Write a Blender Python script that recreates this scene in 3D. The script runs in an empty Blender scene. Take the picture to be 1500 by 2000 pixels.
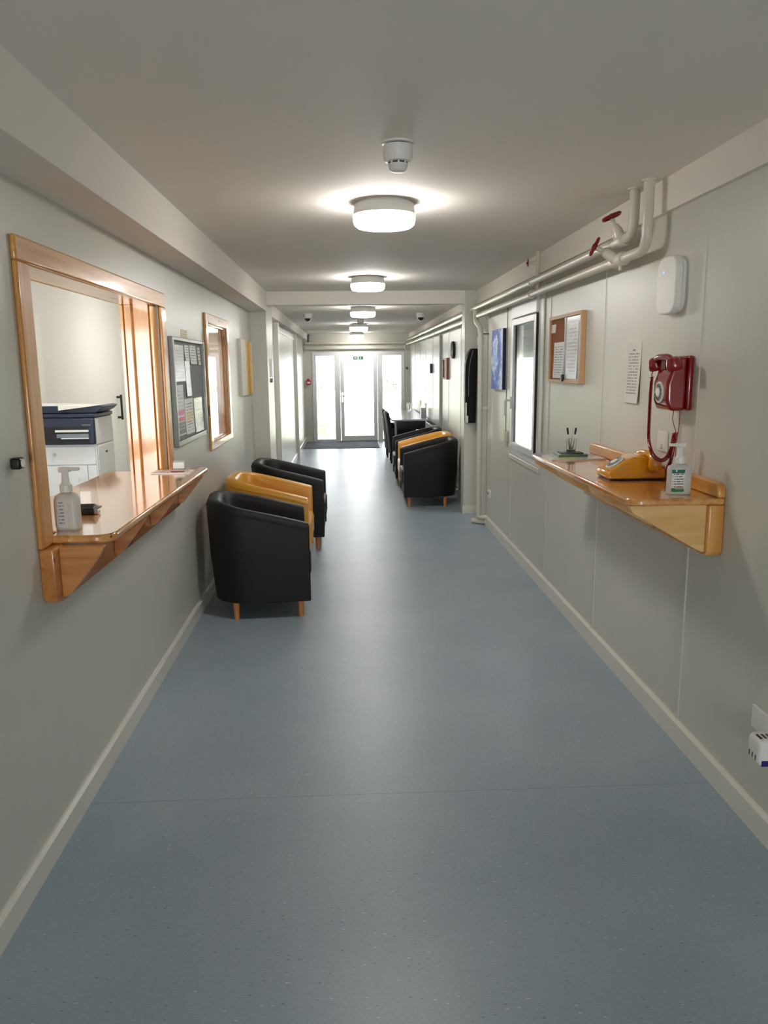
import bpy, bmesh, math, random
from mathutils import Vector, Matrix
random.seed(7)
scene = bpy.context.scene
COL = scene.collection
PI = math.pi

# ------------------------------------------------------------------ camera
H = 1.62
cd = bpy.data.cameras.new('camera'); cam = bpy.data.objects.new('camera', cd); COL.objects.link(cam)
cd.sensor_fit = 'VERTICAL'; cd.sensor_height = 36.0; cd.lens = 1520.0 / 2000.0 * 36.0
cd.clip_start = 0.05; cd.clip_end = 500
def _cam_axes():
    f, cx, cy = 1520.0, 750.0, 1000.0
    d = Vector(((679 - cx) / f, (717 - cy) / f, 1)).normalized()          # corridor direction
    v = Vector(((839 - cx) / f, (9343 - cy) / f, 1)); v = (v - v.dot(d) * d).normalized()
    r = v.cross(d)
    return r, d, -v
_r, _d, _u = _cam_axes()
def _w(c): return Vector((_r.dot(c), _d.dot(c), _u.dot(c)))
_x, _y, _z = _w(Vector((1, 0, 0))), _w(Vector((0, -1, 0))), _w(Vector((0, 0, -1)))
cam.matrix_world = Matrix(((_x.x, _y.x, _z.x, 0), (_x.y, _y.y, _z.y, 0), (_x.z, _y.z, _z.z, H), (0, 0, 0, 1)))
scene.camera = cam

# ------------------------------------------------------------------ world, light, exposure
SKY = 24.0
LAMP = 58.0
w = bpy.data.worlds.new('overcast_sky'); scene.world = w; w.use_nodes = True
w.node_tree.nodes['Background'].inputs[0].default_value = (0.93, 0.97, 1.0, 1)
w.node_tree.nodes['Background'].inputs[1].default_value = SKY
def portal(name, loc, rot, sx, sy):
    l = bpy.data.lights.new(name, 'AREA'); l.shape = 'RECTANGLE'; l.size = sx; l.size_y = sy
    l.cycles.is_portal = True
    o = bpy.data.objects.new(name, l); COL.objects.link(o); o.location = loc; o.rotation_euler = rot
portal('daylight_portal_end', (0.24, 17.42, 1.0), (-PI / 2, 0, 0), 2.1, 2.0)
portal('daylight_portal_right', (1.60, 6.2, 1.5), (0, PI / 2, 0), 1.3, 1.0)
portal('daylight_portal_rear', (0.2, -5.12, 1.05), (PI / 2, 0, 0), 1.2, 2.0)
portal('daylight_portal_office', (-1.8, 0.86, 1.46), (PI / 2, 0, 0), 0.9, 1.2)
vs = scene.view_settings
vs.view_transform = 'Standard'; vs.look = 'None'; vs.exposure = -0.06; vs.gamma = 1.0; vs.use_curve_mapping = False
try:
    scene.cycles.use_denoising = True
    scene.cycles.max_bounces = 10; scene.cycles.diffuse_bounces = 6
    scene.cycles.sample_clamp_indirect = 8.0
    scene.cycles.caustics_reflective = False; scene.cycles.caustics_refractive = False
except Exception:
    pass

# ------------------------------------------------------------------ materials
def lin(c):
    return tuple(((v / 255) / 12.92 if v / 255 <= 0.04045 else ((v / 255 + 0.055) / 1.055) ** 2.4) for v in c)
MATS = {}
def mat(name, rgb, rough=0.5, metal=0.0, spec=0.5, coat=0.0, emit=0.0, trans=0.0, alpha=1.0, ior=1.45,
        noise=0.0, nscale=8.0, stretch=(1, 1, 1), bump=0.0, bscale=40.0, coat_rough=0.08, emit_rgb=None):
    m = bpy.data.materials.new(name); m.use_nodes = True
    nt = m.node_tree; b = nt.nodes['Principled BSDF']
    c = lin(rgb) + (1,)
    b.inputs['Base Color'].default_value = c
    b.inputs['Roughness'].default_value = rough; b.inputs['Metallic'].default_value = metal
    b.inputs['Specular IOR Level'].default_value = spec; b.inputs['IOR'].default_value = ior
    b.inputs['Coat Weight'].default_value = coat; b.inputs['Coat Roughness'].default_value = coat_rough
    b.inputs['Transmission Weight'].default_value = trans; b.inputs['Alpha'].default_value = alpha
    if emit:
        b.inputs['Emission Color'].default_value = (lin(emit_rgb) if emit_rgb else c[:3]) + (1,)
        b.inputs['Emission Strength'].default_value = emit
    tc = nt.nodes.new('ShaderNodeTexCoord'); mp = nt.nodes.new('ShaderNodeMapping')
    mp.inputs['Scale'].default_value = stretch
    nt.links.new(tc.outputs['Object'], mp.inputs['Vector'])
    if noise:
        n = nt.nodes.new('ShaderNodeTexNoise'); n.inputs['Scale'].default_value = nscale; n.inputs['Detail'].default_value = 4
        nt.links.new(mp.outputs[0], n.inputs['Vector'])
        mx = nt.nodes.new('ShaderNodeMix'); mx.data_type = 'RGBA'
        mx.inputs['A'].default_value = tuple(v * (1 - noise) for v in c[:3]) + (1,)
        mx.inputs['B'].default_value = tuple(min(1, v * (1 + noise)) for v in c[:3]) + (1,)
        nt.links.new(n.outputs['Fac'], mx.inputs['Factor']); nt.links.new(mx.outputs['Result'], b.inputs['Base Color'])
    if bump:
        n2 = nt.nodes.new('ShaderNodeTexNoise'); n2.inputs['Scale'].default_value = bscale; n2.inputs['Detail'].default_value = 3
        nt.links.new(mp.outputs[0], n2.inputs['Vector'])
        bp = nt.nodes.new('ShaderNodeBump'); bp.inputs['Strength'].default_value = bump; bp.inputs['Distance'].default_value = 0.01
        nt.links.new(n2.outputs['Fac'], bp.inputs['Height']); nt.links.new(bp.outputs[0], b.inputs['Normal'])
    MATS[name] = m
    return m
def N(nt, t, **kw):
    n = nt.nodes.new(t)
    for k, v in kw.items(): setattr(n, k, v)
    return n
def math_node(nt, op, a, b=None):
    n = N(nt, 'ShaderNodeMath', operation=op)
    for i, v in enumerate((a, b)):
        if v is None: continue
        if isinstance(v, (int, float)): n.inputs[i].default_value = v
        else: nt.links.new(v, n.inputs[i])
    return n.outputs[0]
def wood(name, rgb_a, rgb_b, axis, rough=0.3, coat=0.6, knots=True):
    """varnished pine, grain running along the given world axis"""
    m = bpy.data.materials.new(name); m.use_nodes = True; nt = m.node_tree; b = nt.nodes['Principled BSDF']
    b.inputs['Roughness'].default_value = rough; b.inputs['Coat Weight'].default_value = coat; b.inputs['Coat Roughness'].default_value = 0.08
    tc = N(nt, 'ShaderNodeTexCoord'); mp = N(nt, 'ShaderNodeMapping')
    s = [7.0, 7.0, 7.0]; s[axis] = 0.6; mp.inputs['Scale'].default_value = s
    oi = N(nt, 'ShaderNodeObjectInfo'); add = N(nt, 'ShaderNodeVectorMath', operation='ADD')
    sc = math_node(nt, 'MULTIPLY', oi.outputs['Random'], 37.0)
    nt.links.new(tc.outputs['Object'], add.inputs[0]); nt.links.new(sc, add.inputs[1]); nt.links.new(add.outputs[0], mp.inputs['Vector'])
    n = N(nt, 'ShaderNodeTexNoise'); n.inputs['Scale'].default_value = 2.2; n.inputs['Detail'].default_value = 6; n.inputs['Distortion'].default_value = 0.8
    nt.links.new(mp.outputs[0], n.inputs['Vector'])
    n2 = N(nt, 'ShaderNodeTexNoise'); n2.inputs['Scale'].default_value = 9.0; n2.inputs['Detail'].default_value = 3
    nt.links.new(mp.outputs[0], n2.inputs['Vector'])
    f = math_node(nt, 'ADD', math_node(nt, 'MULTIPLY', n.outputs['Fac'], 0.75), math_node(nt, 'MULTIPLY', n2.outputs['Fac'], 0.25))
    r = N(nt, 'ShaderNodeValToRGB'); cr = r.color_ramp
    cr.elements[0].position = 0.36; cr.elements[0].color = lin(rgb_b) + (1,)
    cr.elements[1].position = 0.62; cr.elements[1].color = lin(rgb_a) + (1,)
    nt.links.new(f, r.inputs[0])
    col = r.outputs[0]
    if knots:
        mp2 = N(nt, 'ShaderNodeMapping'); s2 = [6.0, 6.0, 6.0]; s2[axis] = 2.6; mp2.inputs['Scale'].default_value = s2
        nt.links.new(add.outputs[0], mp2.inputs['Vector'])
        vo = N(nt, 'ShaderNodeTexVoronoi'); vo.inputs['Scale'].default_value = 1.0
        nt.links.new(mp2.outputs[0], vo.inputs['Vector'])
        k = math_node(nt, 'LESS_THAN', vo.outputs['Distance'], 0.11)
        mx = N(nt, 'ShaderNodeMix', data_type='RGBA'); mx.inputs['B'].default_value = lin((96, 44, 18)) + (1,)
        nt.links.new(math_node(nt, 'MULTIPLY', k, 0.75), mx.inputs['Factor']); nt.links.new(col, mx.inputs['A']); col = mx.outputs['Result']
    nt.links.new(col, b.inputs['Base Color'])
    MATS[name] = m; return m
def printed(name, base, ink, rows, u, v, cols=26, margin=0.1, rough=0.45, coat=0.0, bands=(), top=0.92, bottom=0.08):
    """flat print on a sheet: rows of small ink words and coloured bands, in the sheet's own bounding-box coordinates"""
    m = bpy.data.materials.new(name); m.use_nodes = True; nt = m.node_tree; b = nt.nodes['Principled BSDF']
    b.inputs['Roughness'].default_value = rough; b.inputs['Coat Weight'].default_value = coat
    tc = N(nt, 'ShaderNodeTexCoord'); sp = N(nt, 'ShaderNodeSeparateXYZ'); nt.links.new(tc.outputs['Generated'], sp.inputs[0])
    U, V = sp.outputs[u], sp.outputs[v]
    vr = math_node(nt, 'MULTIPLY', V, float(rows)); row = math_node(nt, 'FLOOR', vr); fr = math_node(nt, 'FRACT', vr)
    line = math_node(nt, 'LESS_THAN', fr, 0.42)
    cb = N(nt, 'ShaderNodeCombineXYZ'); nt.links.new(math_node(nt, 'MULTIPLY', U, float(cols)), cb.inputs[0]); nt.links.new(math_node(nt, 'MULTIPLY', row, 7.31), cb.inputs[1])
    no = N(nt, 'ShaderNodeTexNoise'); no.inputs['Scale'].default_value = 1.0; no.inputs['Detail'].default_value = 1; nt.links.new(cb.outputs[0], no.inputs['Vector'])
    word = math_node(nt, 'GREATER_THAN', no.outputs['Fac'], 0.44)
    mg = math_node(nt, 'MULTIPLY', math_node(nt, 'GREATER_THAN', U, margin), math_node(nt, 'LESS_THAN', U, 1 - margin))
    mg2 = math_node(nt, 'MULTIPLY', math_node(nt, 'GREATER_THAN', V, bottom), math_node(nt, 'LESS_THAN', V, top))
    mask = math_node(nt, 'MULTIPLY', math_node(nt, 'MULTIPLY', line, word), math_node(nt, 'MULTIPLY', mg, mg2))
    mx = N(nt, 'ShaderNodeMix', data_type='RGBA'); mx.inputs['A'].default_value = lin(base) + (1,); mx.inputs['B'].default_value = lin(ink) + (1,)
    nt.links.new(mask, mx.inputs['Factor']); col = mx.outputs['Result']
    for (v0, v1, u0, u1, c) in bands:
        k = math_node(nt, 'MULTIPLY', math_node(nt, 'MULTIPLY', math_node(nt, 'GREATER_THAN', V, v0), math_node(nt, 'LESS_THAN', V, v1)),
                      math_node(nt, 'MULTIPLY', math_node(nt, 'GREATER_THAN', U, u0), math_node(nt, 'LESS_THAN', U, u1)))
        q = N(nt, 'ShaderNodeMix', data_type='RGBA'); q.inputs['B'].default_value = lin(c) + (1,)
        nt.links.new(k, q.inputs['Factor']); nt.links.new(col, q.inputs['A']); col = q.outputs['Result']
    nt.links.new(col, b.inputs['Base Color'])
    MATS[name] = m; return m

WALL = mat('wall_vinyl', (204, 203, 194), rough=0.34, spec=0.5, noise=0.035, nscale=1.4, stretch=(1, 6, 0.35), bump=0.02, bscale=10)
WALLG = mat('wall_gloss_panel', (206, 206, 200), rough=0.33, spec=0.5, noise=0.02, nscale=1.5, stretch=(1, 5, 0.3), bump=0.015, bscale=6)
CEIL = mat('ceiling_paint', (232, 227, 219), rough=0.75, bump=0.03, bscale=180)
OFFW = mat('office_white_paint', (220, 218, 214), rough=0.6)
TRIM = mat('trim_gloss_white', (222, 219, 210), rough=0.3)
PVC = mat('white_pvc', (228, 229, 230), rough=0.28)
PIPE = mat('pipe_gloss_paint', (206, 201, 188), rough=0.28)
PLAST = mat('white_plastic', (226, 224, 219), rough=0.35)
CREAM = mat('cream_plastic', (216, 212, 190), rough=0.4)
REDP = mat('red_plastic', (132, 4, 11), rough=0.12, coat=0.8)
REDW = mat('red_wheel_paint', (120, 12, 16), rough=0.35)
REDF = mat('call_point_red', (200, 24, 40), rough=0.35)
YELP = mat('mustard_plastic', (214, 146, 16), rough=0.13, coat=0.8)
BLK = mat('black_plastic', (14, 14, 15), rough=0.3)
BLKG = mat('black_gloss', (5, 5, 6), rough=0.06, coat=0.8)
LBLK = mat('black_leather', (19, 18, 17), rough=0.55, spec=0.35, bump=0.12, bscale=160)
LYEL = mat('mustard_leather', (228, 166, 56), rough=0.32, bump=0.06, bscale=120)
LEGW = mat('leg_beech', (196, 128, 72), rough=0.4, noise=0.12, nscale=12, stretch=(1, 1, 0.2))
ALU = mat('aluminium', (150, 152, 150), rough=0.35, metal=0.8)
CHROME = mat('chrome', (215, 215, 215), rough=0.1, metal=1.0)
DMET = mat('dark_metal', (60, 56, 52), rough=0.35, metal=0.7)
FELT = mat('grey_felt', (150, 152, 152), rough=0.9, bump=0.05, bscale=200)
CORK = mat('cork', (150, 92, 54), rough=0.85, noise=0.25, nscale=120, bump=0.1, bscale=150)
WBRD = mat('whiteboard', (226, 228, 228), rough=0.12)
PAPER = mat('paper_white', (234, 233, 228), rough=0.6)
RUB = mat('rubber_grey', (70, 72, 74), rough=0.7)
SEAL = mat('black_seal', (18, 18, 20), rough=0.5)
MATG = mat('doormat_pile', (66, 70, 76), rough=0.95, noise=0.2, nscale=200, bump=0.3, bscale=260)
OAK = mat('oak_frame', (196, 156, 112), rough=0.45, noise=0.15, nscale=14, stretch=(1, 4, 0.4))
GLASS = mat('window_glass', (255, 255, 255), rough=0.0, trans=1.0, ior=1.48)
CLEAR = mat('clear_acrylic', (250, 252, 252), rough=0.03, trans=1.0, ior=1.35)
MILK = mat('milky_plastic', (232, 234, 230), rough=0.3, trans=0.35, ior=1.3)
TTOP = mat('table_laminate', (196, 200, 204), rough=0.16)
LENS = mat('lamp_diffuser', (255, 255, 255), rough=0.4, emit=LAMP, emit_rgb=(255, 251, 245))
BLUEL = mat('blue_led', (90, 100, 255), emit=6.0)
NAVY = mat('printer_navy', (32, 41, 62), rough=0.4)
PRW = mat('printer_white', (228, 229, 230), rough=0.4)
PRG = mat('printer_grey', (120, 128, 138), rough=0.4)
GRASS = mat('pale_grass', (168, 172, 146), rough=0.95, noise=0.35, nscale=1.2)
STONE = mat('field_stone', (92, 90, 85), rough=0.9, noise=0.3, nscale=3)
CRATE = mat('crate_wood', (112, 84, 62), rough=0.8, noise=0.2, nscale=20)
SHUT = mat('shutter_grey', (190, 198, 196), rough=0.9, trans=0.3)
GREEN = mat('sign_green', (16, 96, 66), rough=0.4)
BLUEP = mat('purple_plastic', (44, 34, 120), rough=0.3)
PA, PB = (224, 168, 92), (200, 134, 64)
PINE_Y = wood('pine_grain_along', PA, PB, 1)
PINE_Z = wood('pine_grain_upright', PA, PB, 2)
PINE_X = wood('pine_grain_across', (236, 194, 134), (216, 164, 100), 0)
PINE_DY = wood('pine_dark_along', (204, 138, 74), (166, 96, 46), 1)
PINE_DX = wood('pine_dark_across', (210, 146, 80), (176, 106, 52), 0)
PINE_TOP = wood('pine_counter_top', (222, 166, 94), (188, 114, 54), 1, rough=0.2, coat=1.0)
# floor: speckled blue-grey vinyl with one welded seam
def floor_mat():
    m = bpy.data.materials.new('vinyl_floor'); m.use_nodes = True; nt = m.node_tree; b = nt.nodes['Principled BSDF']
    tc = N(nt, 'ShaderNodeTexCoord')
    n1 = N(nt, 'ShaderNodeTexNoise'); n1.inputs['Scale'].default_value = 2.0; n1.inputs['Detail'].default_value = 5
    n2 = N(nt, 'ShaderNodeTexNoise'); n2.inputs['Scale'].default_value = 240; n2.inputs['Detail'].default_value = 2
    mp = N(nt, 'ShaderNodeMapping'); mp.inputs['Scale'].default_value = (0.35, 1, 1)
    nt.links.new(tc.outputs['Object'], mp.inputs[0])
    nt.links.new(tc.outputs['Object'], n1.inputs['Vector']); nt.links.new(mp.outputs[0], n2.inputs['Vector'])
    r = N(nt, 'ShaderNodeValToRGB'); r.color_ramp.elements[0].position = 0.35; r.color_ramp.elements[1].position = 0.65
    r.color_ramp.elements[0].color = lin((141, 157, 171)) + (1,); r.color_ramp.elements[1].color = lin((160, 174, 185)) + (1,)
    f = math_node(nt, 'ADD', math_node(nt, 'MULTIPLY', n1.outputs['Fac'], 0.45), math_node(nt, 'MULTIPLY', n2.outputs['Fac'], 0.55))
    nt.links.new(f, r.inputs[0])
    # flecks
    v = N(nt, 'ShaderNodeTexVoronoi'); v.inputs['Scale'].default_value = 95; nt.links.new(mp.outputs[0], v.inputs['Vector'])
    sp = N(nt, 'ShaderNodeSeparateColor'); nt.links.new(v.outputs['Color'], sp.inputs[0])
    near = math_node(nt, 'LESS_THAN', v.outputs['Distance'], 0.16)
    dark = math_node(nt, 'MULTIPLY', near, math_node(nt, 'GREATER_THAN', sp.outputs[0], 0.86))
    lite = math_node(nt, 'MULTIPLY', near, math_node(nt, 'LESS_THAN', sp.outputs[0], 0.08))
    mx = N(nt, 'ShaderNodeMix', data_type='RGBA'); mx.inputs['B'].default_value = lin((112, 124, 132)) + (1,)
    nt.links.new(dark, mx.inputs['Factor']); nt.links.new(r.outputs[0], mx.inputs['A'])
    mx2 = N(nt, 'ShaderNodeMix', data_type='RGBA'); mx2.inputs['B'].default_value = lin((200, 208, 212)) + (1,)
    nt.links.new(lite, mx2.inputs['Factor']); nt.links.new(mx.outputs['Result'], mx2.inputs['A'])
    geo = N(nt, 'ShaderNodeNewGeometry'); s2 = N(nt, 'ShaderNodeSeparateXYZ'); nt.links.new(geo.outputs['Position'], s2.inputs[0])
    seam = math_node(nt, 'LESS_THAN', math_node(nt, 'ABSOLUTE', math_node(nt, 'SUBTRACT', s2.outputs[1], 2.752)), 0.002)
    mx3 = N(nt, 'ShaderNodeMix', data_type='RGBA'); mx3.inputs['B'].default_value = lin((112, 124, 132)) + (1,)
    nt.links.new(math_node(nt, 'MULTIPLY', seam, 0.6), mx3.inputs['Factor']); nt.links.new(mx2.outputs['Result'], mx3.inputs['A'])
    nt.links.new(mx3.outputs['Result'], b.inputs['Base Color'])
    b.inputs['Roughness'].default_value = 0.37; b.inputs['Specular IOR Level'].default_value = 0.45
    # gentle unevenness of the sheet
    n3 = N(nt, 'ShaderNodeTexNoise'); n3.inputs['Scale'].default_value = 2.2; n3.inputs['Detail'].default_value = 2
    mp3 = N(nt, 'ShaderNodeMapping'); mp3.inputs['Scale'].default_value = (0.8, 1.6, 1); nt.links.new(tc.outputs['Object'], mp3.inputs[0]); nt.links.new(mp3.outputs[0], n3.inputs['Vector'])
    bp = N(nt, 'ShaderNodeBump'); bp.inputs['Strength'].default_value = 0.25; bp.inputs['Distance'].default_value = 0.004
    nt.links.new(n3.outputs['Fac'], bp.inputs['Height']); nt.links.new(bp.outputs[0], b.inputs['Normal'])
    return m
FLOOR = floor_mat()
def painting_mat(name, stops, ground, axis_u, kind):
    m = bpy.data.materials.new(name); m.use_nodes = True; nt = m.node_tree; b = nt.nodes['Principled BSDF']
    b.inputs['Roughness'].default_value = 0.5
    tc = N(nt, 'ShaderNodeTexCoord'); sp = N(nt, 'ShaderNodeSeparateXYZ'); nt.links.new(tc.outputs['Generated'], sp.inputs[0])
    n = N(nt, 'ShaderNodeTexNoise'); n.inputs['Scale'].default_value = 5 if kind == 'wave' else 7; n.inputs['Detail'].default_value = 6; n.inputs['Distortion'].default_value = 1.6
    nt.links.new(tc.outputs['Generated'], n.inputs['Vector'])
    r = N(nt, 'ShaderNodeValToRGB')
    while len(r.color_ramp.elements) < len(stops): r.color_ramp.elements.new(0.5)
    for e, (p, c) in zip(r.color_ramp.elements, stops): e.position = p; e.color = lin(c) + (1,)
    if kind == 'wave':
        du = math_node(nt, 'SUBTRACT', sp.outputs[1], 0.72); dv = math_node(nt, 'SUBTRACT', sp.outputs[2], 0.52)
        d = math_node(nt, 'SQRT', math_node(nt, 'ADD', math_node(nt, 'POWER', du, 2.0), math_node(nt, 'MULTIPLY', math_node(nt, 'POWER', dv, 2.0), 0.7)))
        f = math_node(nt, 'ADD', math_node(nt, 'MULTIPLY', d, 1.15), math_node(nt, 'MULTIPLY', math_node(nt, 'SUBTRACT', n.outputs['Fac'], 0.5), 0.9))
    else:
        w_ = math_node(nt, 'ADD', sp.outputs[1], math_node(nt, 'MULTIPLY', math_node(nt, 'SUBTRACT', n.outputs['Fac'], 0.5), 0.28))
        f = math_node(nt, 'ABSOLUTE', math_node(nt, 'SUBTRACT', w_, 0.64))
    nt.links.new(f, r.inputs[0]); nt.links.new(r.outputs[0], b.inputs['Base Color'])
    return m
PAINT_BLUE = painting_mat('blue_wave_paint', [(0.0, (190, 214, 246)), (0.12, (96, 150, 226)), (0.24, (226, 234, 248)), (0.34, (58, 104, 206)), (0.5, (28, 48, 150)), (0.66, (80, 116, 212)), (0.8, (214, 222, 244))], None, 1, 'wave')
PAINT_YEL = painting_mat('yellow_flower_paint', [(0.0, (150, 104, 30)), (0.045, (216, 160, 40)), (0.2, (236, 186, 70)), (0.27, (214, 208, 196)), (1.0, (214, 210, 202))], None, 1, 'band')

# ------------------------------------------------------------------ mesh helpers
WLOC = {}
class MB:
    def __init__(s): s.v = []; s.f = []
    def add(s, vs_, fs_):
        k = len(s.v); s.v += [tuple(p) for p in vs_]; s.f += [tuple(i + k for i in f) for f in fs_]; return s
    def box(s, x0, x1, y0, y1, z0, z1):
        x0, x1 = sorted((x0, x1)); y0, y1 = sorted((y0, y1)); z0, z1 = sorted((z0, z1))
        v = [(x, y, z) for z in (z0, z1) for y in (y0, y1) for x in (x0, x1)]
        return s.add(v, [(0, 2, 3, 1), (4, 5, 7, 6), (0, 1, 5, 4), (2, 6, 7, 3), (0, 4, 6, 2), (1, 3, 7, 5)])
    def prism(s, poly, axis, a, b):
        """poly of 2-D points in the two other axes (in x,y,z order), extruded along axis from a to b"""
        def P(p, t):
            q = list(p); q.insert(axis, t); return tuple(q)
        n = len(poly); v = [P(p, a) for p in poly] + [P(p, b) for p in poly]
        f = [tuple(range(n)), tuple(range(2 * n - 1, n - 1, -1))] + [(i, n + i, n + (i + 1) % n, (i + 1) % n) for i in range(n)]
        return s.add(v, f)
    def lathe(s, prof, c, axis=2, n=24, start=0.0):
        """prof: list of (radius, height) from one end to the other, about an axis through c"""
        v = []; f = []
        ax = [(1, 2, 0), (2, 0, 1), (0, 1, 2)][axis]
        for r, h in prof:
            for i in range(n):
                a = 2 * PI * i / n + start; p = [0, 0, 0]
                p[ax[0]] = r * math.cos(a); p[ax[1]] = r * math.sin(a); p[ax[2]] = h
                v.append((c[0] + p[0], c[1] + p[1], c[2] + p[2]))
        m = len(prof)
        for j in range(m - 1):
            for i in range(n):
                f.append((j * n + i, j * n + (i + 1) % n, (j + 1) * n + (i + 1) % n, (j + 1) * n + i))
        f.append(tuple(range(n - 1, -1, -1))); f.append(tuple((m - 1) * n + i for i in range(n)))
        return s.add(v, f)
    def tube(s, pts, r, n=12, caps=True):
        pts = [Vector(p) for p in pts]; m = len(pts); v = []; f = []
        rs = r if isinstance(r, (list, tuple)) else [r] * m
        t0 = (pts[1] - pts[0]).normalized()
        up = Vector((0, 0, 1)) if abs(t0.z) < 0.9 else Vector((1, 0, 0))
        nrm = (up - up.dot(t0) * t0).normalized()
        for i in range(m):
            if i == 0: t = pts[1] - pts[0]
            elif i == m - 1: t = pts[-1] - pts[-2]
            else: t = (pts[i + 1] - pts[i]).normalized() + (pts[i] - pts[i - 1]).normalized()
            t.normalize(); nrm = (nrm - nrm.dot(t) * t).normalized(); bn = t.cross(nrm)
            for k in range(n):
                a = 2 * PI * k / n; v.append(pts[i] + rs[i] * (math.cos(a) * nrm + math.sin(a) * bn))
        for i in range(m - 1):
            for k in range(n):
                f.append((i * n + k, i * n + (k + 1) % n, (i + 1) * n + (k + 1) % n, (i + 1) * n + k))
        if caps: f.append(tuple(range(n - 1, -1, -1))); f.append(tuple((m - 1) * n + k for k in range(n)))
        return s.add(v, f)
    def build(s, name, m, parent=None, bevel=0.0, seg=2, smooth=True, angle=40, subsurf=0):
        xs, ys, zs = zip(*s.v)
        o = Vector(((min(xs) + max(xs)) / 2, (min(ys) + max(ys)) / 2, min(zs)))
        me = bpy.data.meshes.new(name); me.from_pydata([tuple(Vector(p) - o) for p in s.v], [], s.f)
        bm = bmesh.new(); bm.from_mesh(me); bmesh.ops.recalc_face_normals(bm, faces=bm.faces); bm.to_mesh(me); bm.free()
        me.materials.append(m)
        if smooth:
            me.polygons.foreach_set('use_smooth', [True] * len(me.polygons)); me.set_sharp_from_angle(angle=math.radians(angle))
        me.update()
        ob = bpy.data.objects.new(name, me); COL.objects.link(ob)
        ob.location = o - (WLOC[parent.name] if parent else Vector((0, 0, 0))); WLOC[ob.name] = o
        if parent: ob.parent = parent
        if bevel:
            bv = ob.modifiers.new('bevel', 'BEVEL'); bv.width = bevel; bv.segments = seg; bv.limit_method = 'ANGLE'; bv.angle_limit = math.radians(50)
        if subsurf:
            sd = ob.modifiers.new('subdivision', 'SUBSURF'); sd.levels = subsurf; sd.render_levels = subsurf
        return ob
def tag(o, label=None, cat=None, group=None, kind=None):
    if label: o['label'] = label
    if cat: o['category'] = cat
    if group: o['group'] = group
    if kind: o['kind'] = kind
    return o
def thing(name, loc, label, cat, group=None):
    o = bpy.data.objects.new(name, None); COL.objects.link(o); o.location = loc; o.empty_display_size = 0.1
    WLOC[o.name] = Vector(loc); return tag(o, label, cat, group)
def struct_root(name, loc):
    o = bpy.data.objects.new(name, None); COL.objects.link(o); o.location = loc; o.empty_display_size = 0.1
    WLOC[o.name] = Vector(loc); o['kind'] = 'structure'; return o
def struct(name, b, m, **kw):
    o = b.build(name, m, **kw); o['kind'] = 'structure'; return o
def dup(root, loc, rotz, label, group=None):
    r = root.copy(); COL.objects.link(r); r.location = loc; r.rotation_euler = (0, 0, rotz); r['label'] = label
    if group: r['group'] = group
    for ch in list(root.children):
        c = ch.copy(); COL.objects.link(c); c.parent = r
        for g in list(ch.children):
            d = g.copy(); COL.objects.link(d); d.parent = c
    return r
def arc(c, r, a0, a1, n):
    return [(c[0] + r * math.cos(a0 + (a1 - a0) * i / n), c[1] + r * math.sin(a0 + (a1 - a0) * i / n)) for i in range(n + 1)]
def cells(u0, u1, z0, z1, holes):
    us = sorted({u0, u1, *[h[0] for h in holes], *[h[1] for h in holes]}); zs = sorted({z0, z1, *[h[2] for h in holes], *[h[3] for h in holes]})
    for a, b in zip(us, us[1:]):
        run = []
        for c, d in zip(zs, zs[1:]):
            mu, mz = (a + b) / 2, (c + d) / 2
            if any(h[0] < mu < h[1] and h[2] < mz < h[3] for h in holes): continue
            if run and abs(run[-1][3] - c) < 1e-6: run[-1][3] = d
            else: run.append([a, b, c, d])
        yield from run
def rbox(x0, x1, y0, y1, z0, z1, r, axis=2, n=5):
    """box whose four edges along one axis are rounded"""
    lo = [x0, y0, z0]; hi = [x1, y1, z1]; i, j = [k for k in range(3) if k != axis]
    p = []
    for cx_, cy_, a in ((hi[i] - r, hi[j] - r, 0), (lo[i] + r, hi[j] - r, PI / 2), (lo[i] + r, lo[j] + r, PI), (hi[i] - r, lo[j] + r, 1.5 * PI)):
        p += arc((cx_, cy_), r, a, a + PI / 2, n)
    return MB().prism(p, axis, lo[axis], hi[axis])

XL, XR, ZC = -1.024, 1.407, 2.408
YP = 8.5                      # the portal between the two corridor sections
XLF, XRF, ZF, YE = -0.955, 1.36, 2.335, 17.27

# ------------------------------------------------------------------ room shell
struct('floor', MB().box(-1.164, 1.56, -5.1, YE + 0.12, -0.12, 0.0).box(-2.55, -1.164, 0.9, 8.7, -0.12, 0.0), FLOOR, smooth=False)
struct('ceiling', MB().box(-1.164, 1.56, -5.1, YP + 0.05, ZC, ZC + 0.12).box(-2.55, -1.164, 0.9, 8.7, ZC, ZC + 0.12), CEIL, smooth=False)
struct('ceiling_far', MB().box(-1.2, 1.56, YP + 0.05, YE + 0.12, ZF, ZF + 0.2), CEIL, smooth=False)
W1 = (2.632, 4.41, 1.03, 1.985); W2 = (5.88, 6.72, 1.05, 1.955)
b = MB()
for (u0, u1, z0, z1) in cells(-5.0, YP, 0, ZC, [W1, W2]): b.box(XL - 0.14, XL, u0, u1, z0, z1)
struct('wall_left', b, WALL, smooth=False)
b = MB().box(XLF - 0.2, XLF, YP + 0.7, YE + 0.1, 0, ZF)
struct('wall_left_far', b, WALLG, smooth=False)
b = MB()
for (u0, u1, z0, z1) in cells(-1.164, 1.56, 0, ZC, [(-0.4, 0.8, 0.05, 2.0)]): b.box(u0, u1, -5.1, -5.0, z0, z1)
struct('wall_back', b, WALL, smooth=False)
db = struct_root('door_2', (0.2, -5.05, 0.05))
for x0, x1 in ((-0.4, -0.34), (0.74, 0.8)): MB().box(x0, x1, -5.09, -5.02, 0.05, 2.0).build('frame_stile', PVC, db, smooth=False)
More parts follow.
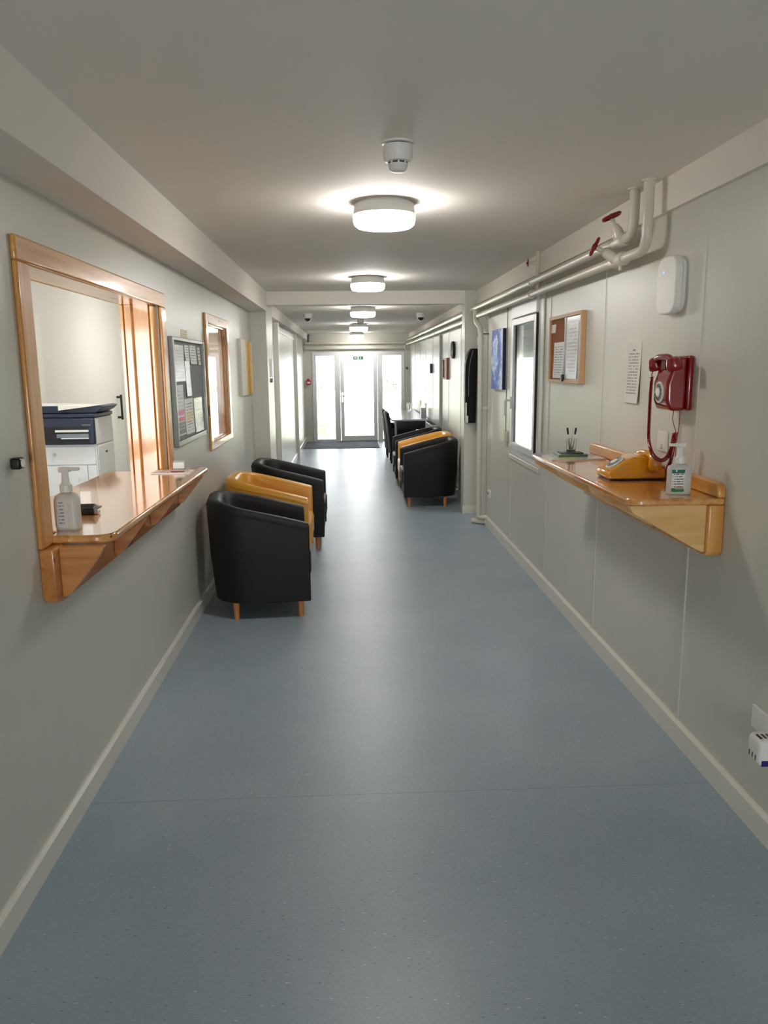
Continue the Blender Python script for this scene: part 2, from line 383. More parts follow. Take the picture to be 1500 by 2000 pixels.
for z0, z1 in ((0.05, 0.13), (1.92, 2.0)): MB().box(-0.34, 0.74, -5.085, -5.025, z0, z1).build('frame_rail', PVC, db, smooth=False)
# right wall: backing, wall boards 1.2 m wide and the cover strips over their joints
W3 = (5.74, 6.66, 0.89, 2.13)
wr = b = MB()
for (u0, u1, z0, z1) in cells(-5.0, YP + 0.2, 0, ZC, [W3]): b.box(XR + 0.012, XR + 0.14, u0, u1, z0, z1)
wall_r = struct('wall_right', b, WALL, smooth=False)
seams = [-4.09, -2.89, -1.69, -0.49, 0.71, 1.91, 3.11, 4.31, 5.46, 6.70, 7.90]
for a, c in zip([-5.0] + seams, seams + [YP + 0.2]):
    b = MB()
    for (u0, u1, z0, z1) in cells(a + 0.0015, c - 0.0015, 0, ZC, [(max(a + 0.0015, W3[0]), min(c - 0.0015, W3[1]), W3[2], W3[3])] if c > W3[0] and a < W3[1] else []):
        b.box(XR, XR + 0.012, u0, u1, z0, z1)
    b.build('wall_board', WALL, wall_r, smooth=False)
for y in seams:
    MB().prism([(XR, y - 0.014), (XR - 0.004, y - 0.009), (XR - 0.004, y + 0.009), (XR, y + 0.014)], 2, 0.10, 2.262).build('joint_strip', WALL, wall_r, smooth=False)
fr = MB().box(XRF, XRF + 0.2, YP + 0.2, YE + 0.1, 0, ZF)
wall_rf = struct('wall_right_far', fr, WALLG, smooth=False)
for y in (9.46, 10.6, 12.62, 13.7, 14.8, 15.95):
    MB().box(XRF - 0.004, XRF, y - 0.012, y + 0.012, 0.09, 2.2).build('joint_strip', RUB if False else TRIM, wall_rf, smooth=False)
# soffit beam on the left, fascia on the right
struct('trim_1', MB().box(XL, -0.838, -5.0, YP, 2.204, ZC), CEIL, smooth=False)
struct('trim_2', MB().box(XR - 0.02, XR, -5.0, YP, 2.266, ZC), CEIL, smooth=False)
struct('trim_3', MB().box(-0.855, 1.262, YP, YP + 0.18, 2.272, ZC + 0.02), CEIL, smooth=False)       # lintel of the portal
struct('trim_4', MB().box(XL, -0.853, YP, YP + 0.66, 0, ZC), WALL, smooth=False)                    # left pier
struct('trim_5', MB().box(1.262, XR + 0.012, YP, YP + 0.22, 0, ZC), WALL, smooth=False)             # right pier
struct('trim_6', MB().box(XLF, -0.858, YP + 0.66, YE, 2.2, ZF), CEIL, smooth=False)                 # far left soffit
struct('trim_7', MB().box(XRF - 0.02, XRF, YP + 0.22, YE, 2.24, ZF), CEIL, smooth=False)
struct('trim_8', MB().box(XLF, -0.895, 10.42, 10.56, 0.0, 2.2), TRIM, smooth=False)                 # door posts on the far left wall
struct('trim_9', MB().box(XLF, -0.90, 14.2, 14.34, 0.0, 2.2), TRIM, smooth=False)
struct('trim_10', MB().box(XLF, -0.935, 10.56, 14.2, 2.10, 2.13), TRIM, smooth=False)
# baseboards
def base_profile(x, s, h):
    return [(x, 0.0), (x + s * 0.018, 0.0), (x + s * 0.018, h - 0.012), (x + s * 0.008, h), (x, h)]
struct('baseboard_left', MB().prism(base_profile(XL, 1, 0.092), 1, -5.0, YP), TRIM, smooth=False)
struct('baseboard_right', MB().prism(base_profile(XR, -1, 0.1), 1, -5.0, 7.86), TRIM, smooth=False)
struct('baseboard_left_far', MB().prism(base_profile(XLF, 1, 0.1), 1, 14.34, YE), TRIM, smooth=False)
struct('baseboard_left_mid', MB().prism(base_profile(XLF, 1, 0.1), 1, 10.56, 14.2), TRIM, smooth=False)
struct('baseboard_right_far', MB().prism(base_profile(XRF, -1, 0.1), 1, YP + 0.22, YE), TRIM, smooth=False)
struct('baseboard_pier', MB().box(1.25, XR, YP - 0.014, YP, 0, 0.09), TRIM, smooth=False)
struct('baseboard_end', MB().box(XLF, -0.79, YE - 0.016, YE, 0, 0.1), TRIM, smooth=False)
# end wall
b = MB()
for (u0, u1, z0, z1) in cells(-1.16, 1.56, 0, ZF, [(-0.775, 1.245, 0.0, 1.945)]): b.box(u0, u1, YE, YE + 0.12, z0, z1)
struct('wall_end', b, WALL, smooth=False)
# office behind the left wall
XO = -2.43
struct('wall_office_left', MB().box(XO - 0.12, XO, 0.9, 8.7, 0, ZC), OFFW, smooth=False)
b = MB()
for (u0, u1, z0, z1) in cells(XO, XL - 0.14, 0, ZC, [(-2.25, -1.35, 0.9, 2.03)]): b.box(u0, u1, 0.9, 1.0, z0, z1)
struct('wall_office_near', b, OFFW, smooth=False)
struct('wall_office_far', MB().box(XO, XL - 0.14, 8.6, 8.7, 0, ZC), OFFW, smooth=False)
struct('trim_11', MB().box(XO, XO + 0.012, 4.62, 6.42, 0.0, 2.05), TRIM, smooth=False)
wo = struct_root('window_4', (-1.8, 0.95, 0.9))
for z0, z1 in ((0.9, 0.95), (1.98, 2.03)): MB().box(-2.25, -1.35, 0.92, 0.98, z0, z1).build('frame_rail', PVC, wo)
for x in (-2.25, -1.40): MB().box(x, x + 0.05, 0.92, 0.98, 0.95, 1.98).build('frame_stile', PVC, wo)

# ------------------------------------------------------------------ end door with side lights
YD = YE + 0.03
dr = struct_root('door_1', (0.24, YE + 0.05, 0))
def rail(x0, x1, z0, z1, name, y0=YE - 0.012, y1=YE + 0.075, m=PVC, par=None, bev=0.006):
    return MB().box(x0, x1, y0, y1, z0, z1).build(name, m, par or dr, bevel=bev)
rail(-0.775, -0.685, 0.0, 1.945, 'frame_stile'); rail(1.165, 1.245, 0.0, 1.945, 'frame_stile')
rail(-0.685, 1.165, 1.862, 1.945, 'frame_head'); rail(-0.685, -0.17, 0.0, 0.055, 'frame_sill'); rail(0.65, 1.165, 0.0, 0.055, 'frame_sill')
rail(-0.29, -0.17, 0.055, 1.862, 'mullion'); rail(0.65, 0.76, 0.055, 1.862, 'mullion')
rail(-0.17, 0.65, 0.0, 0.02, 'threshold', m=ALU)
for x0, x1 in ((-0.685, -0.29), (0.76, 1.165)):
    MB().box(x0, x1, YE + 0.03, YE + 0.038, 0.055, 1.862).build('pane', GLASS, dr, smooth=False)
leaf = MB().box(-0.165, -0.085, YE - 0.02, YE + 0.06, 0.022, 1.858).box(0.56, 0.645, YE - 0.02, YE + 0.06, 0.022, 1.858).box(-0.085, 0.56, YE - 0.02, YE + 0.06, 1.775, 1.858).box(-0.085, 0.56, YE - 0.02, YE + 0.06, 0.022, 0.125).build('door_leaf', PVC, dr, smooth=False)
MB().box(-0.085, 0.56, YE + 0.018, YE + 0.026, 0.125, 1.775).build('pane', GLASS, leaf, smooth=False)
hb = MB().box(-0.142, -0.112, YE - 0.03, YE - 0.02, 0.86, 1.08).tube([(-0.127, YE - 0.03, 1.0), (-0.127, YE - 0.075, 1.0), (-0.115, YE - 0.082, 1.0), (-0.01, YE - 0.082, 1.0)], 0.009, 8)
hb.build('handle', CHROME, leaf)
sg = thing('exit_sign', (0.23, YE - 0.02, 1.78), 'small green running man exit sign on the end door head', 'sign')
MB().box(0.126, 0.338, YE - 0.026, YE - 0.02, 1.783, 1.842).build('sign_plate', GREEN, sg, smooth=False)
yb = YE - 0.0275
b = MB().box(0.215, 0.245, yb, yb + 0.0015, 1.79, 1.835)                     # doorway
b.build('doorway_pictogram', PAPER, sg, smooth=False)
MB().prism([(0.145, 1.812), (0.168, 1.835), (0.168, 1.82), (0.2, 1.82), (0.2, 1.804), (0.168, 1.804), (0.168, 1.79)], 1, yb, yb + 0.0015).build('arrow_pictogram', PAPER, sg, smooth=False)
b = MB().lathe([(0.006, 0), (0.006, 0.0015)], (0.285, yb, 1.832), axis=1, n=10)
b.prism([(0.276, 1.824), (0.292, 1.824), (0.288, 1.806), (0.302, 1.792), (0.296, 1.788), (0.28, 1.802), (0.27, 1.802), (0.262, 1.79), (0.256, 1.794), (0.266, 1.81), (0.274, 1.812)], 1, yb, yb + 0.0015)
b.build('running_man_pictogram', PAPER, sg, smooth=False)
fc = thing('fire_call_point', (-0.855, YE, 1.25), 'red fire alarm call point on end wall left of the glazed door', 'alarm')
MB().box(-0.9, -0.81, YE - 0.05, YE, 1.25, 1.345).build('housing', REDF, fc, bevel=0.012)
MB().box(-0.885, -0.825, YE - 0.054, YE - 0.049, 1.275, 1.315).build('press_plate', PAPER, fc)
b = MB().lathe([(0.035, 0), (0.03, 0.025), (0.012, 0.04)], (-0.855, YE - 0.025, 1.345), n=16); b.build('sounder', REDF, fc)
tag(MB().box(XLF + 0.03, 0.62, 15.75, YE - 0.03, 0.0, 0.008).build('doormat', MATG, smooth=False), 'wide dark grey entrance mat on the floor inside the end door', 'doormat')

# outside: grass, low stone wall far off, slatted crate
tag(MB().box(-80, 80, YE + 0.12, 140, -0.35, -0.12).build('lawn', GRASS, smooth=False), 'pale overexposed grass field outside the end door', 'grass', kind='stuff')
tag(MB().box(1.56, 60, -12, YE + 0.12, -0.35, -0.12).build('side_lawn', GRASS, smooth=False), 'pale grass outside the right hand window', 'grass', kind='stuff')
b = MB()
x = -14.0
while x < 18:
    wd = random.uniform(0.16, 0.5); z = -0.12
    while z < 0.42 + random.uniform(-0.3, 0.4):
        h = random.uniform(0.1, 0.3); b.box(x + 0.02, x + wd, 60 + random.uniform(-0.1, 0.05), 60.6, z, z + h - 0.02); z += h
    x += wd
sw = b.build('stone_wall', STONE, smooth=False); tag(sw, 'low dry stone wall far out across the field', 'stone wall', kind='stuff')
cr = thing('garden_crate', (-0.71, 20.4, -0.12), 'brown slatted wooden garden crate outside the left side light', 'crate')
for z in (0.0, 0.1, 0.2): MB().box(-0.86, -0.6, 20.3, 20.33, -0.1 + z, -0.03 + z).build('slat', CRATE, cr)
for xx in (-0.85, -0.63): MB().box(xx, xx + 0.03, 20.33, 20.6, -0.12, 0.2).build('corner_post', CRATE, cr)

# ------------------------------------------------------------------ service window with counter (left wall)
wn = struct_root('window_1', (XL, 3.5, 1.06))
P = 0.018
def casing(y0, y1, z0, z1, m, name, x0=XL, x1=XL + P, bev=0.007): return MB().box(x0, x1, y0, y1, z0, z1).build(name, m, wn, bevel=bev, seg=3)
casing(2.53, 2.632, 1.04, 1.955, PINE_Z, 'architrave'); casing(4.41, 4.512, 1.04, 1.955, PINE_Z, 'architrave')
casing(2.53, 4.512, 1.955, 2.032, PINE_Y, 'architrave_head')
casing(2.634, 2.70, 1.05, 1.955, PINE_Z, 'stop_bead', XL - 0.03, XL - 0.008); casing(4.325, 4.408, 1.05, 1.955, PINE_Z, 'stop_bead', XL - 0.03, XL - 0.008)
casing(2.66, 2.69, 1.05, 1.97, PINE_Z, 'jamb', XL - 0.16, XL - 0.031, 0.002); casing(4.315, 4.345, 1.05, 1.97, PINE_Z, 'jamb', XL - 0.16, XL - 0.031, 0.002)
casing(2.66, 4.345, 1.955, 1.985, PINE_Y, 'head_jamb', XL - 0.16, XL - 0.001)
casing(4.285, 4.315, 1.06, 1.955, PINE_Z, 'inner_stop', XL - 0.15, XL - 0.115, 0.002)
casing(2.60, 2.70, 1.05, 2.05, PINE_Z, 'inner_architrave', XL - 0.178, XL - 0.16, 0.002); casing(4.30, 4.42, 1.05, 1.955, PINE_Z, 'inner_architrave', XL - 0.178, XL - 0.16, 0.002)
casing(2.60, 4.42, 1.955, 2.05, PINE_Y, 'inner_architrave_head', XL - 0.178, XL - 0.16)

def shelf_bracket(x_wall, x_front, s, y, zt, zb, root, name='bracket', m=None):
    xb = x_wall
    poly = [(xb, zt), (x_front, zt), (x_front, zt - 0.006), (x_front - s * 0.012, zt - 0.03), (xb + s * 0.03, zb + 0.008), (xb + s * 0.012, zb), (xb, zb)]
    MB().prism(poly, 1, y, y + 0.026).build(name, m or PINE_X, root, bevel=0.003)
ct = thing('service_counter', (-0.95, 3.5, 0.85), 'varnished pine service counter running through the office window', 'counter')
# top: rounded outer corners, passes through the opening into the office
yo0, yo1, xf = 2.62, 4.47, -0.806
poly = [(XL + 0.002, yo0)] + arc((xf - 0.07, yo0 + 0.07), 0.07, -PI / 2, 0, 6) + arc((xf - 0.05, yo1 - 0.05), 0.05, 0, PI / 2, 6) + [(XL + 0.002, yo1), (XL + 0.002, 4.323), (-1.335, 4.323), (-1.335, 2.703), (XL + 0.002, 2.703)]
MB().prism(poly, 2, 1.04, 1.068).build('counter_top', PINE_TOP, ct, bevel=0.009, seg=4)
bp = [(2.532, 1.04), (4.50, 1.04), (4.50, 0.88), (4.485, 0.858), (4.46, 0.85)] + [(2.59, 0.85), (2.55, 0.858), (2.532, 0.885)]
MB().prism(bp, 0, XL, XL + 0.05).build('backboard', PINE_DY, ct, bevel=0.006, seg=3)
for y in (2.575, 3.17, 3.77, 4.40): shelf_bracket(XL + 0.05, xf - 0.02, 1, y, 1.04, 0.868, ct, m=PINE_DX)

# small things on the counter
def pump_bottle(name, x, y, z, label, sx, m_body, lab, nz=-1, k=1.0, wk=1.0):
    t = thing(name, (x, y, z), label, 'bottle')
    hw, hd, hh = 0.043 * k * wk, 0.026 * k, 0.115 * k
    bd = MB()
    prof = [(1.0, 0), (1.0, 0.86), (0.92, 0.94), (0.62, 1.0), (0.36, 1.04)]
    n = 28; v = []; f = []
    for s_, h_ in prof:
        for i in range(n):
            a = 2 * PI * i / n; ca, sa = math.cos(a), math.sin(a); p_ = 0.42
            v.append((x + s_ * hw * math.copysign(abs(ca) ** p_, ca), y + s_ * hd * math.copysign(abs(sa) ** p_, sa), z + h_ * hh))
    for j in range(len(prof) - 1):
        for i in range(n): f.append((j * n + i, j * n + (i + 1) % n, (j + 1) * n + (i + 1) % n, (j + 1) * n + i))
    f.append(tuple(range(n))); f.append(tuple((len(prof) - 1) * n + i for i in range(n)))
    bd.add(v, f).build('body', m_body, t, bevel=0.002)
    z1 = z + hh * 1.04
    pm = MB().lathe([(0.019 * k, 0), (0.019 * k, 0.022 * k), (0.012 * k, 0.03 * k), (0.010 * k, 0.066 * k)], (x, y, z1), n=18)
    pm.build('pump_collar', PLAST, t)
    hd_ = MB().box(x - 0.016 * k, x + 0.016 * k, y - 0.013 * k, y + 0.013 * k, z1 + 0.062 * k, z1 + 0.078 * k).box(x + nz * 0.045 * k, x, y - 0.008 * k, y + 0.008 * k, z1 + 0.066 * k, z1 + 0.077 * k)
    hd_.build('pump_head', PLAST, t, bevel=0.003)
    if lab: MB().box(x - hw * 0.92, x + hw * 0.25, y - hd - 0.0012, y - hd + 0.0008, z + 0.012 * k, z + 0.098 * k).build('label_print', lab, t, smooth=False)
    return t
LBL = printed('bottle_label', (226, 228, 224), (90, 96, 104), 9, 0, 2, cols=9, margin=0.08, bands=[(0.84, 1.0, 0.0, 1.0, (20, 104, 84)), (0.9, 1.0, 0.3, 0.4, (210, 214, 214)), (0.0, 0.12, 0.0, 1.0, (24, 120, 70)), (0.12, 0.24, 0.3, 0.95, (176, 150, 140)), (0.12, 0.18, 0.0, 0.3, (24, 120, 70))])
LBL2 = printed('faded_label', (214, 214, 212), (128, 134, 156), 8, 0, 2, cols=8, margin=0.3)
pump_bottle('sanitiser_bottle', -0.99, 2.735, 1.068, 'translucent white pump bottle on the service counter by the left frame', 1, MILK, LBL2, nz=1, k=1.12, wk=0.82)
st = thing('desk_stapler', (-1.02, 3.03, 1.068), 'small black stapler with shiny tip lying on the service counter', 'stapler')
MB().prism([(3.0, 1.068), (3.06, 1.068), (3.06, 1.10), (3.03, 1.108), (3.0, 1.09)], 0, -1.075, -0.99).build('stapler_body', BLK, st, bevel=0.005)
MB().box(-0.99, -0.978, 3.01, 3.045, 1.07, 1.083).build('stapler_tip', CHROME, st)
lf = tag(MB().box(-1.06, -0.855, 4.17, 4.31, 1.0685, 1.0735).build('leaflet_pile', printed('leaflet_print', (228, 224, 220), (170, 70, 70), 5, 0, 1, cols=10), smooth=False), 'flat pile of white and pink leaflets on the far end of the counter', 'leaflets')
tag(MB().box(-0.96, -0.89, 4.20, 4.225, 1.0735, 1.078).build('marker_pen', REDW, bevel=0.003), 'dark red marker pen lying on the counter leaflets', 'pen')
cb = thing('card_holder', (-1.005, 4.35, 1.068), 'clear acrylic holder with white cards behind the counter leaflets', 'card holder')
MB().box(-0.985, -0.915, 4.34, 4.38, 1.068, 1.074).box(-0.985, -0.915, 4.374, 4.38, 1.074, 1.115).build('acrylic_stand', CLEAR, cb, smooth=False)
MB().box(-0.98, -0.92, 4.35, 4.372, 1.0745, 1.108).build('card_block', PAPER, cb, smooth=False)
ac = thing('leaflet_stand', (-0.99, 2.95, 1.068), 'clear empty acrylic leaflet stand on the service counter', 'stand')
MB().box(-1.09, -1.02, 3.14, 3.20, 1.068, 1.072).box(-1.09, -1.02, 3.16, 3.164, 1.072, 1.19).build('acrylic_sheet', CLEAR, ac, smooth=False)
dk = thing('wall_bumper', (XL, 2.40, 1.31), 'small black box with round white face on the wall left of the service window', 'switch')
MB().box(XL, XL + 0.03, 2.385, 2.425, 1.325, 1.36).build('housing', BLK, dk, bevel=0.006)
MB().lathe([(0.013, 0.0), (0.013, 0.003), (0.01, 0.004)], (XL + 0.0295, 2.405, 1.3425), axis=0, n=20).build('white_button', PAPER, dk)

# ------------------------------------------------------------------ notice board with its papers (left wall)
nb = thing('notice_board', (XL, 5.09, 1.175), 'grey felt notice board with aluminium frame beside the service window', 'notice board')
MB().box(XL, XL + 0.012, 4.63, 5.56, 1.195, 1.785).build('felt_panel', FELT, nb, smooth=False)
for (y0, y1, z0, z1) in ((4.60, 4.632, 1.165, 1.805), (5.56, 5.592, 1.165, 1.805)): MB().box(XL, XL + 0.03, y0, y1, z0, z1).build('frame_stile', ALU, nb, bevel=0.004)
for (z0, z1) in ((1.165, 1.197), (1.783, 1.805)): MB().box(XL, XL + 0.026, 4.632, 5.56, z0, z1).build('frame_rail', ALU, nb, bevel=0.004)
def sheet(name, wall, y0, y1, z0, z1, m, label, cat='paper', t=0.0015, off=0.012, group=None, curl=0.006):
    s = 1 if wall < 0 else -1; x0 = wall + s * off; n = 6; v = []; f = []
    for i in range(n + 1):
        z = z0 + (z1 - z0) * i / n; d = s * (t + curl * (1 - i / n) ** 2)
        for (xx) in (x0 + d - s * t, x0 + d): v += [(xx, y0, z), (xx, y1, z)]
    for i in range(n):
        a = 4 * i; c = a + 4
        f += [(a + 2, a + 3, c + 3, c + 2), (a + 1, a, c, c + 1), (a, a + 2, c + 2, c), (a + 3, a + 1, c + 1, c + 3)]
    f += [(0, 1, 3, 2), (4 * n, 4 * n + 2, 4 * n + 3, 4 * n + 1)]
    o = MB().add(v, f).build(name, m, smooth=False); return tag(o, label, cat, group)
inkp = (110, 112, 120)
G = 'papers on the grey notice board'
sheet('paper_notice', XL, 4.655, 4.95, 1.545, 1.76, printed('np_a', (222, 224, 222), (176, 180, 190), 12, 1, 2, margin=0.06, coat=0.6, rough=0.25), 'large glossy white notice at top left of the notice board', group=G)
sheet('paper_notice', XL, 4.985, 5.11, 1.67, 1.765, printed('np_b', (216, 216, 212), inkp, 6, 1, 2, cols=9), 'small white slip at the top middle of the notice board', group=G)
sheet('paper_notice', XL, 5.15, 5.35, 1.65, 1.768, printed('np_c', (214, 214, 210), inkp, 7, 1, 2, cols=12), 'white notice with short lines at top right of the notice board', group=G)
sheet('paper_notice', XL, 5.41, 5.49, 1.645, 1.76, printed('np_k', (206, 208, 206), (50, 54, 64), 5, 1, 2, cols=5), 'narrow slip in the top right corner of the notice board', group=G)
sheet('paper_notice', XL, 4.97, 5.115, 1.45, 1.668, printed('np_d', (238, 238, 234), (220, 220, 220), 4, 1, 2, coat=1.0, rough=0.15), 'blank glossy white sheet in the middle of the notice board', off=0.014, group=G)
sheet('poster', XL, 4.665, 4.88, 1.225, 1.525, printed('np_f', (222, 222, 224), (190, 186, 196), 14, 1, 2, cols=12, bands=[(0.28, 0.5, 0.15, 0.95, (196, 60, 110)), (0.36, 0.40, 0.1, 1, (226, 214, 222)), (0.03, 0.26, 0.12, 1.0, (44, 44, 50)), (0.12, 0.135, 0.12, 0.9, (190, 190, 190)), (0.19, 0.2, 0.12, 0.9, (190, 190, 190))]), 'poster with pink and black lower blocks at bottom left of the notice board', group=G)
sheet('paper_notice', XL, 4.90, 5.16, 1.215, 1.435, printed('np_g', (224, 224, 220), (120, 120, 130), 12, 1, 2, cols=14, bands=[(0.56, 0.6, 0.15, 0.9, (224, 170, 60)), (0.48, 0.52, 0.15, 0.8, (224, 170, 60)), (0.40, 0.44, 0.15, 0.9, (216, 150, 60)), (0.32, 0.36, 0.15, 0.7, (196, 96, 60))]), 'white notice with orange lines at the bottom middle of the notice board', group=G)
sheet('paper_notice', XL, 5.20, 5.48, 1.205, 1.43, printed('np_h', (226, 224, 224), (160, 150, 160), 9, 1, 2, cols=10, coat=0.9, rough=0.2, bands=[(0.1, 0.4, 0.05, 0.25, (120, 80, 130)), (0.25, 0.5, 0.72, 0.95, (86, 84, 90))]), 'glossy poster with purple spots at bottom right of the notice board', group=G)
sheet('paper_label', XL, 4.965, 5.16, 1.812, 1.862, printed('np_l', (196, 186, 150), (150, 140, 110), 3, 1, 2, cols=8), 'small cream label stuck on the wall above the notice board', 'label', off=0.0, curl=0.0)

# ------------------------------------------------------------------ pine framed glazed hatch (left wall)
w2 = struct_root('window_2', (XL, 6.3, 1.02))
def c2(y0, y1, z0, z1, m, name, x0=XL, x1=XL + 0.018): return MB().box(x0, x1, y0, y1, z0, z1).build(name, m, w2, bevel=0.006, seg=3)
c2(5.765, 5.865, 1.022, 2.015, PINE_Z, 'architrave'); c2(6.74, 6.835, 1.022, 2.015, PINE_Z, 'architrave')
c2(5.865, 6.74, 1.945, 2.015, PINE_Y, 'architrave_head'); c2(5.865, 6.74, 1.022, 1.075, PINE_Y, 'architrave_sill')
c2(5.88, 5.90, 1.075, 1.945, PINE_Z, 'jamb', XL - 0.14, XL - 0.001); c2(6.70, 6.72, 1.075, 1.945, PINE_Z, 'jamb', XL - 0.14, XL - 0.001)
c2(5.90, 6.70, 1.93, 1.95, PINE_Y, 'head_jamb', XL - 0.14, XL - 0.001); c2(5.90, 6.70, 1.055, 1.08, PINE_Y, 'sill_board', XL - 0.14, XL - 0.001)
MB().box(XL - 0.026, XL - 0.02, 5.90, 6.70, 1.08, 1.93).build('pane', GLASS, w2, smooth=False)
for y0, y1 in ((5.90, 5.92), (6.68, 6.70)): c2(y0, y1, 1.08, 1.93, PINE_Z, 'glazing_bead', XL - 0.02, XL - 0.008)

# yellow flower canvas
tag(MB().box(XL, XL + 0.03, 7.50, 8.36, 1.358, 1.892).build('canvas_painting', PAINT_YEL, bevel=0.003), 'white canvas painting with a yellow flower band on the left wall by the pier', 'painting')
ds = thing('door_sign', (-0.853, 8.82, 1.47), 'small white notice with grey foot on the side of the left pier', 'sign')
MB().box(-0.853, -0.848, 8.72, 8.98, 1.52, 1.72).build('plate', PAPER, ds, smooth=False)
MB().box(-0.853, -0.846, 8.74, 8.96, 1.46, 1.505).build('name_strip', RUB, ds, smooth=False)

# ------------------------------------------------------------------ office fittings
cbn = thing('storage_cabinet', (-2.08, 5.85, 0), 'white office cabinet standing under the printer', 'cabinet')
MB().box(-2.40, -1.80, 5.63, 6.05, 0.0, 1.09).build('carcass', PRW, cbn, bevel=0.006)
MB().box(-2.395, -1.805, 5.614, 5.63, 0.955, 1.083).build('drawer', PRW, cbn, bevel=0.003)
MB().box(-2.395, -1.872, 5.614, 5.63, 0.02, 0.948).build('door', PRW, cbn, bevel=0.003)
MB().box(-1.866, -1.805, 5.614, 5.63, 0.02, 0.948).build('filler_panel', PRW, cbn, bevel=0.003)
k_ = cbn.children[1]
MB().lathe([(0.008, -0.02), (0.012, -0.006), (0.012, 0)], (-2.09, 5.612, 1.03), axis=1, n=14).build('knob', CHROME, k_)
for z in (0.86, 0.60): MB().box(-1.80, -1.796, 5.66, 6.02, z, z + 0.22).build('side_panel', PRW, cbn, bevel=0.002)
MB().box(-1.797, -1.793, 5.82, 5.86, 1.02, 1.034).build('pull_slot', RUB, cbn)
pr = thing('office_printer', (-2.08, 5.82, 1.09), 'navy and white multifunction printer on the office cabinet', 'printer')
MB().box(-2.38, -1.795, 5.62, 6.04, 1.09, 1.285).build('body', PRW, pr, bevel=0.012)
fp = MB().box(-2.38, -1.79, 5.585, 5.62, 1.1, 1.285).build('front_panel', NAVY, pr, bevel=0.01)
MB().box(-2.34, -1.83, 5.583, 5.586, 1.115, 1.225).build('output_slot', SEAL, fp)
MB().box(-2.06, -1.83, 5.574, 5.584, 1.19, 1.205).build('paper_stack', PAPER, fp)
MB().box(-2.05, -1.83, 5.57, 5.584, 1.15, 1.178).build('output_tray', PRG, fp)
MB().box(-2.02, -1.83, 5.566, 5.572, 1.143, 1.149).build('tray_lip', PRW, fp)
MB().box(-1.875, -1.815, 5.5835, 5.585, 1.236, 1.242).build('brand_print', PRG, fp)
MB().box(-2.38, -1.79, 5.60, 6.04, 1.288, 1.315).build('scanner_bed', NAVY, pr, bevel=0.006)
b = MB().prism([(-2.38, 1.318), (-1.80, 1.318), (-1.76, 1.34), (-1.735, 1.365), (-1.77, 1.372), (-2.05, 1.335), (-2.06, 1.365), (-2.38, 1.365)], 1, 5.66, 6.0)
b.build('document_feeder', NAVY, pr, bevel=0.004)
MB().prism([(-2.05, 1.338), (-1.83, 1.366), (-2.05, 1.372)], 1, 5.64, 5.96).build('paper_sheaf', PAPER, pr)
MB().box(-2.36, -2.06, 5.68, 5.98, 1.366, 1.378).build('feeder_cover', PRW, pr, bevel=0.004)
ph = thing('pull_handle', (XO, 8.42, 1.12), 'dark vertical pull handle on the office cupboard wall beyond the printer', 'handle')
MB().tube([(XO + 0.045, 8.38, 1.10), (XO + 0.045, 8.38, 1.36)], 0.012, 10).build('grip', DMET, ph)
for z in (1.125, 1.335): MB().tube([(XO, 8.38, z), (XO + 0.05, 8.38, z)], 0.012, 10).build('post', DMET, ph)

# ------------------------------------------------------------------ tub armchairs
def armchair(m, label, cat, group):
    D, W = 0.66, 0.73; r = 0.25
    t = thing('tub_armchair', (0, 0, 0), label, cat, group)
    path = [(D - i * (D - r) / 5, -W / 2) for i in range(6)]
    path += arc((r, -W / 2 + r), r, -PI / 2, -PI, 7)[1:]
    path += [(0, 0)] if False else [(0, -W / 2 + r + (W - 2 * r) * i / 3) for i in (1, 2)]
    path += arc((r, W / 2 - r), r, PI, PI / 2, 7)
    path += [(r + i * (D - r) / 5, W / 2) for i in range(1, 6)]
    def zt(x_): return 0.782 - 0.152 * max(0.0, x_ / D) ** 1.2
    n = len(path); v = []; f = []
    outer = []
    for i, (px, py) in enumerate(path):
        a = Vector(path[max(0, i - 1)]); c = Vector(path[min(n - 1, i + 1)]); tg = (c - a).normalized(); nr = Vector((-tg.y, tg.x))    # outward is to the right of travel (travel: -y side, back, +y side)
        nr = -nr if nr.dot(Vector((px - D * 0.6, py))) < 0 else nr
        z1 = zt(px); k = 1 - min(1, px / 0.35)
        prof = [(-0.035 * k - 0.004, 0.115), (-0.012 * k, 0.42), (0.0, z1 - 0.04), (-0.008, z1 - 0.012), (-0.03, z1), (-0.07, z1 - 0.002), (-0.092, z1 - 0.018), (-0.1, z1 - 0.05), (-0.115, 0.40), (-0.12, 0.16)]
        for (o_, z_) in prof:
            q = Vector((px, py)) + nr * o_
            v.append((q.x - D / 2, q.y, z_))
        outer.append((px + nr.x * 0.0005 - D / 2, py + nr.y * 0.0005, z1 - 0.04))
    K = 10
    for i in range(n - 1):
        for j in range(K):
            f.append((i * K + j, (i + 1) * K + j, (i + 1) * K + (j + 1) % K, i * K + (j + 1) % K))
    f.append(tuple(range(K))); f.append(tuple((n - 1) * K + j for j in range(K)))
    MB().add(v, f).build('tub_shell', m, t, bevel=0.008, seg=2, angle=50)
    MB().tube(outer, 0.0035, 6).build('piping', m, t)
    rbox(0.10 - D / 2, 0.675 - D / 2, -W / 2 + 0.105, W / 2 - 0.105, 0.25, 0.435, 0.06).build('seat_cushion', m, t, bevel=0.035, seg=4)
    MB().box(0.08 - D / 2, 0.65 - D / 2, -W / 2 + 0.1, W / 2 - 0.1, 0.115, 0.26).build('seat_base', m, t, bevel=0.01)
    for xx in (0.175, 0.595):
        for yy in (-W / 2 + 0.07, W / 2 - 0.07):
            MB().lathe([(0.016, 0.0), (0.022, 0.125)], (xx - D / 2, yy, 0.0), n=16).build('leg', LEGW, t)
    return t
GL, GR = 'tub armchairs along the left wall', 'tub armchairs along the right wall'
